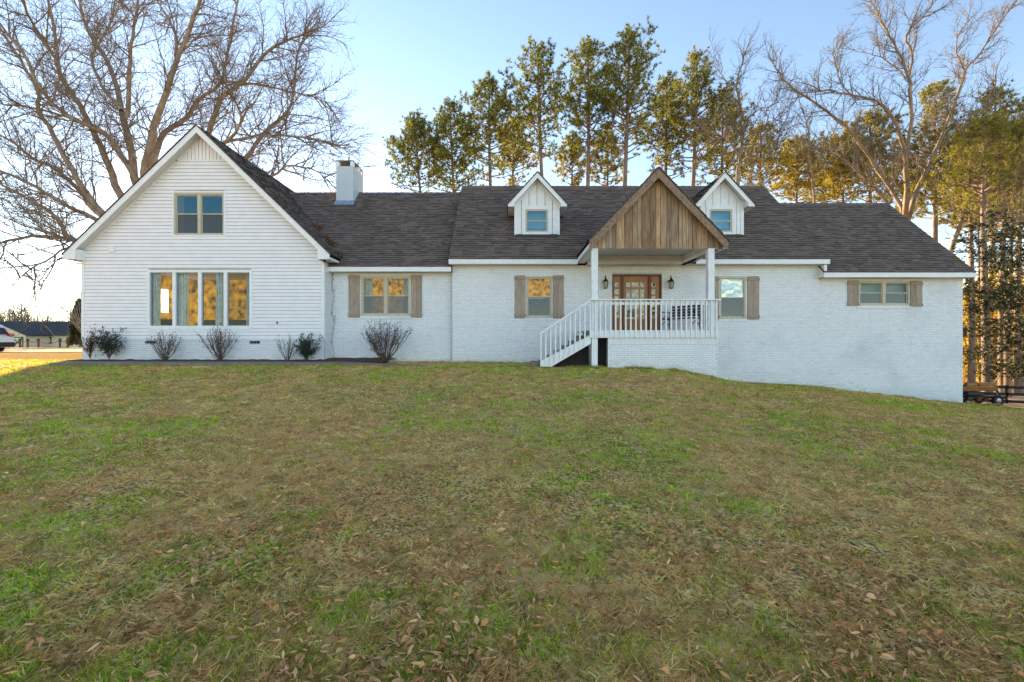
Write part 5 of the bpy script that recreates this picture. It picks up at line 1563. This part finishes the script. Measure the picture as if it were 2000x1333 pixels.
D = np.stack([np.sin(tilt) * np.cos(az), np.sin(tilt) * np.sin(az), np.cos(tilt)], 1)
ro = RNG.uniform(0, .035, n) * sz
bx_ = rp(tx) + ro * np.cos(az); by_ = rp(ty) + ro * np.sin(az)
Pn = np.stack([bx_, by_, gz(bx_, by_) - .004 + np.where(isg, 0, .015 * RNG.random(n))], 1)
V, F, C = spikes(Pn, D, L, W_, np.minimum(rp(Ct) * RNG.uniform(.7, 1.25, (n, 1)), .98))
# longer unmown grass against the foot of the walls
bn = 2600; ex = np.concatenate([RNG.uniform(6.45, 16.6, bn), RNG.uniform(3.05, 6.4, bn // 2), RNG.uniform(-14.4, 1.2, bn // 2), RNG.uniform(.9, 3.0, bn // 6)])
ey = np.where(ex > 6.43, 16.80 - RNG.random(len(ex)) ** 2 * .22, np.where(ex > .85, 14.19 - RNG.random(len(ex)) ** 2 * .2, 14.33 - RNG.random(len(ex)) * .1))
keepw = vnoise(ex, ey, .35, 77) > .34; ex, ey = ex[keepw], ey[keepw]
eb = np.repeat(np.stack([ex, ey, gz(ex, ey) - .01], 1), 5, 0); ne = len(eb)
ed = np.stack([RNG.normal(size=ne) * .5, RNG.normal(size=ne) * .4 - .15, np.ones(ne)], 1)
ec = np.where(RNG.random((ne, 1)) < .5, np.array([[.42, .44, .07]]), np.array([[.85, .58, .26]])) * RNG.uniform(.45, 1.1, (ne, 1))
V2, F2, C2 = spikes(eb + RNG.normal(size=eb.shape) * np.array([[.03, .02, 0]]), ed, RNG.uniform(.04, .13, ne), RNG.uniform(.005, .009, ne), ec)
F = np.concatenate([F, F2 + len(V)], 0); V = np.concatenate([V, V2], 0); C = np.concatenate([C, C2], 0)
gr = np_mesh("grass", V, F, C, M["blade"], kind="stuff"); tag(gr, "patchy winter lawn of green and dry tan blades")

N = 46000
u = RNG.random(N); yy = 1.75 + 14 * u ** 1.9; xx = RNG.uniform(-1, 1, N) * (1.2 * yy + 1.2)
cl = .6 * vnoise(xx, yy, .8, 41) + .4 * vnoise(xx, yy, .3, 42)
ok = lawn_mask(xx, yy) & (RNG.random(N) < np.clip(.12 + 2.6 * (cl - .45) + .18 * (xx < -.3) * (yy < 5), .05, 1)); xx, yy = xx[ok], yy[ok]; n = len(xx)
az = RNG.uniform(0, 6.283, n); ti = RNG.normal(size=n) * .22
D = np.stack([np.cos(az) * np.cos(ti), np.sin(az) * np.cos(ti), np.sin(ti)], 1)
Pn = np.stack([xx, yy, gz(xx, yy) + RNG.uniform(.02, .05, n)], 1)
S = norm(np.cross(D, np.array([[0, 0, 1.]]) + RNG.normal(size=(n, 3)) * .35)); Nn = np.cross(S, D); Nn *= np.sign(Nn[:, 2:3] + 1e-9)
Ll = RNG.uniform(.028, .07, n)[:, None]; Wl = Ll * np.where(RNG.random(n) < .10, RNG.uniform(.4, .6, n), RNG.uniform(.14, .28, n))[:, None]
a = Pn; t_ = Pn + D * Ll + Nn * Ll * RNG.uniform(-.1, .22, (n, 1)); m1 = Pn + D * Ll * .35; m2 = Pn + D * Ll * .7 + Nn * Ll * .05
cu = Nn * Wl * RNG.uniform(-.1, .6, (n, 1))
V = np.stack([a, m1 + S * Wl * .5 + cu, m2 + S * Wl * .4 + cu, t_, m2 - S * Wl * .4 + cu, m1 - S * Wl * .5 + cu, m1, m2], 1).reshape(-1, 3)
b0 = np.arange(n)[:, None] * 8
F = np.concatenate([b0 + np.array([[0, 1, 2, 7]]), b0 + np.array([[0, 7, 5, 5]])], 0)
F = np.concatenate([b0 + np.array([[0, 1, 2, 7]]), b0 + np.array([[7, 2, 3, 4]]), b0 + np.array([[0, 7, 4, 5]])], 0)
hv = RNG.random((n, 1)); Cl = (np.array([[1.0, .58, .27]]) * hv + np.array([[.74, .30, .10]]) * (1 - hv)) * RNG.uniform(.4, 1.15, (n, 1))
lf = np_mesh("fallen_leaves", V, F, np.concatenate([Cl, Cl, Cl], 0), M["litter"], kind="stuff"); tag(lf, "dry brown fallen leaves scattered over the lawn")
print("TRIS", sum(len(o.data.loops) - 2 * len(o.data.polygons) for o in bpy.data.objects if o.type == 'MESH'))
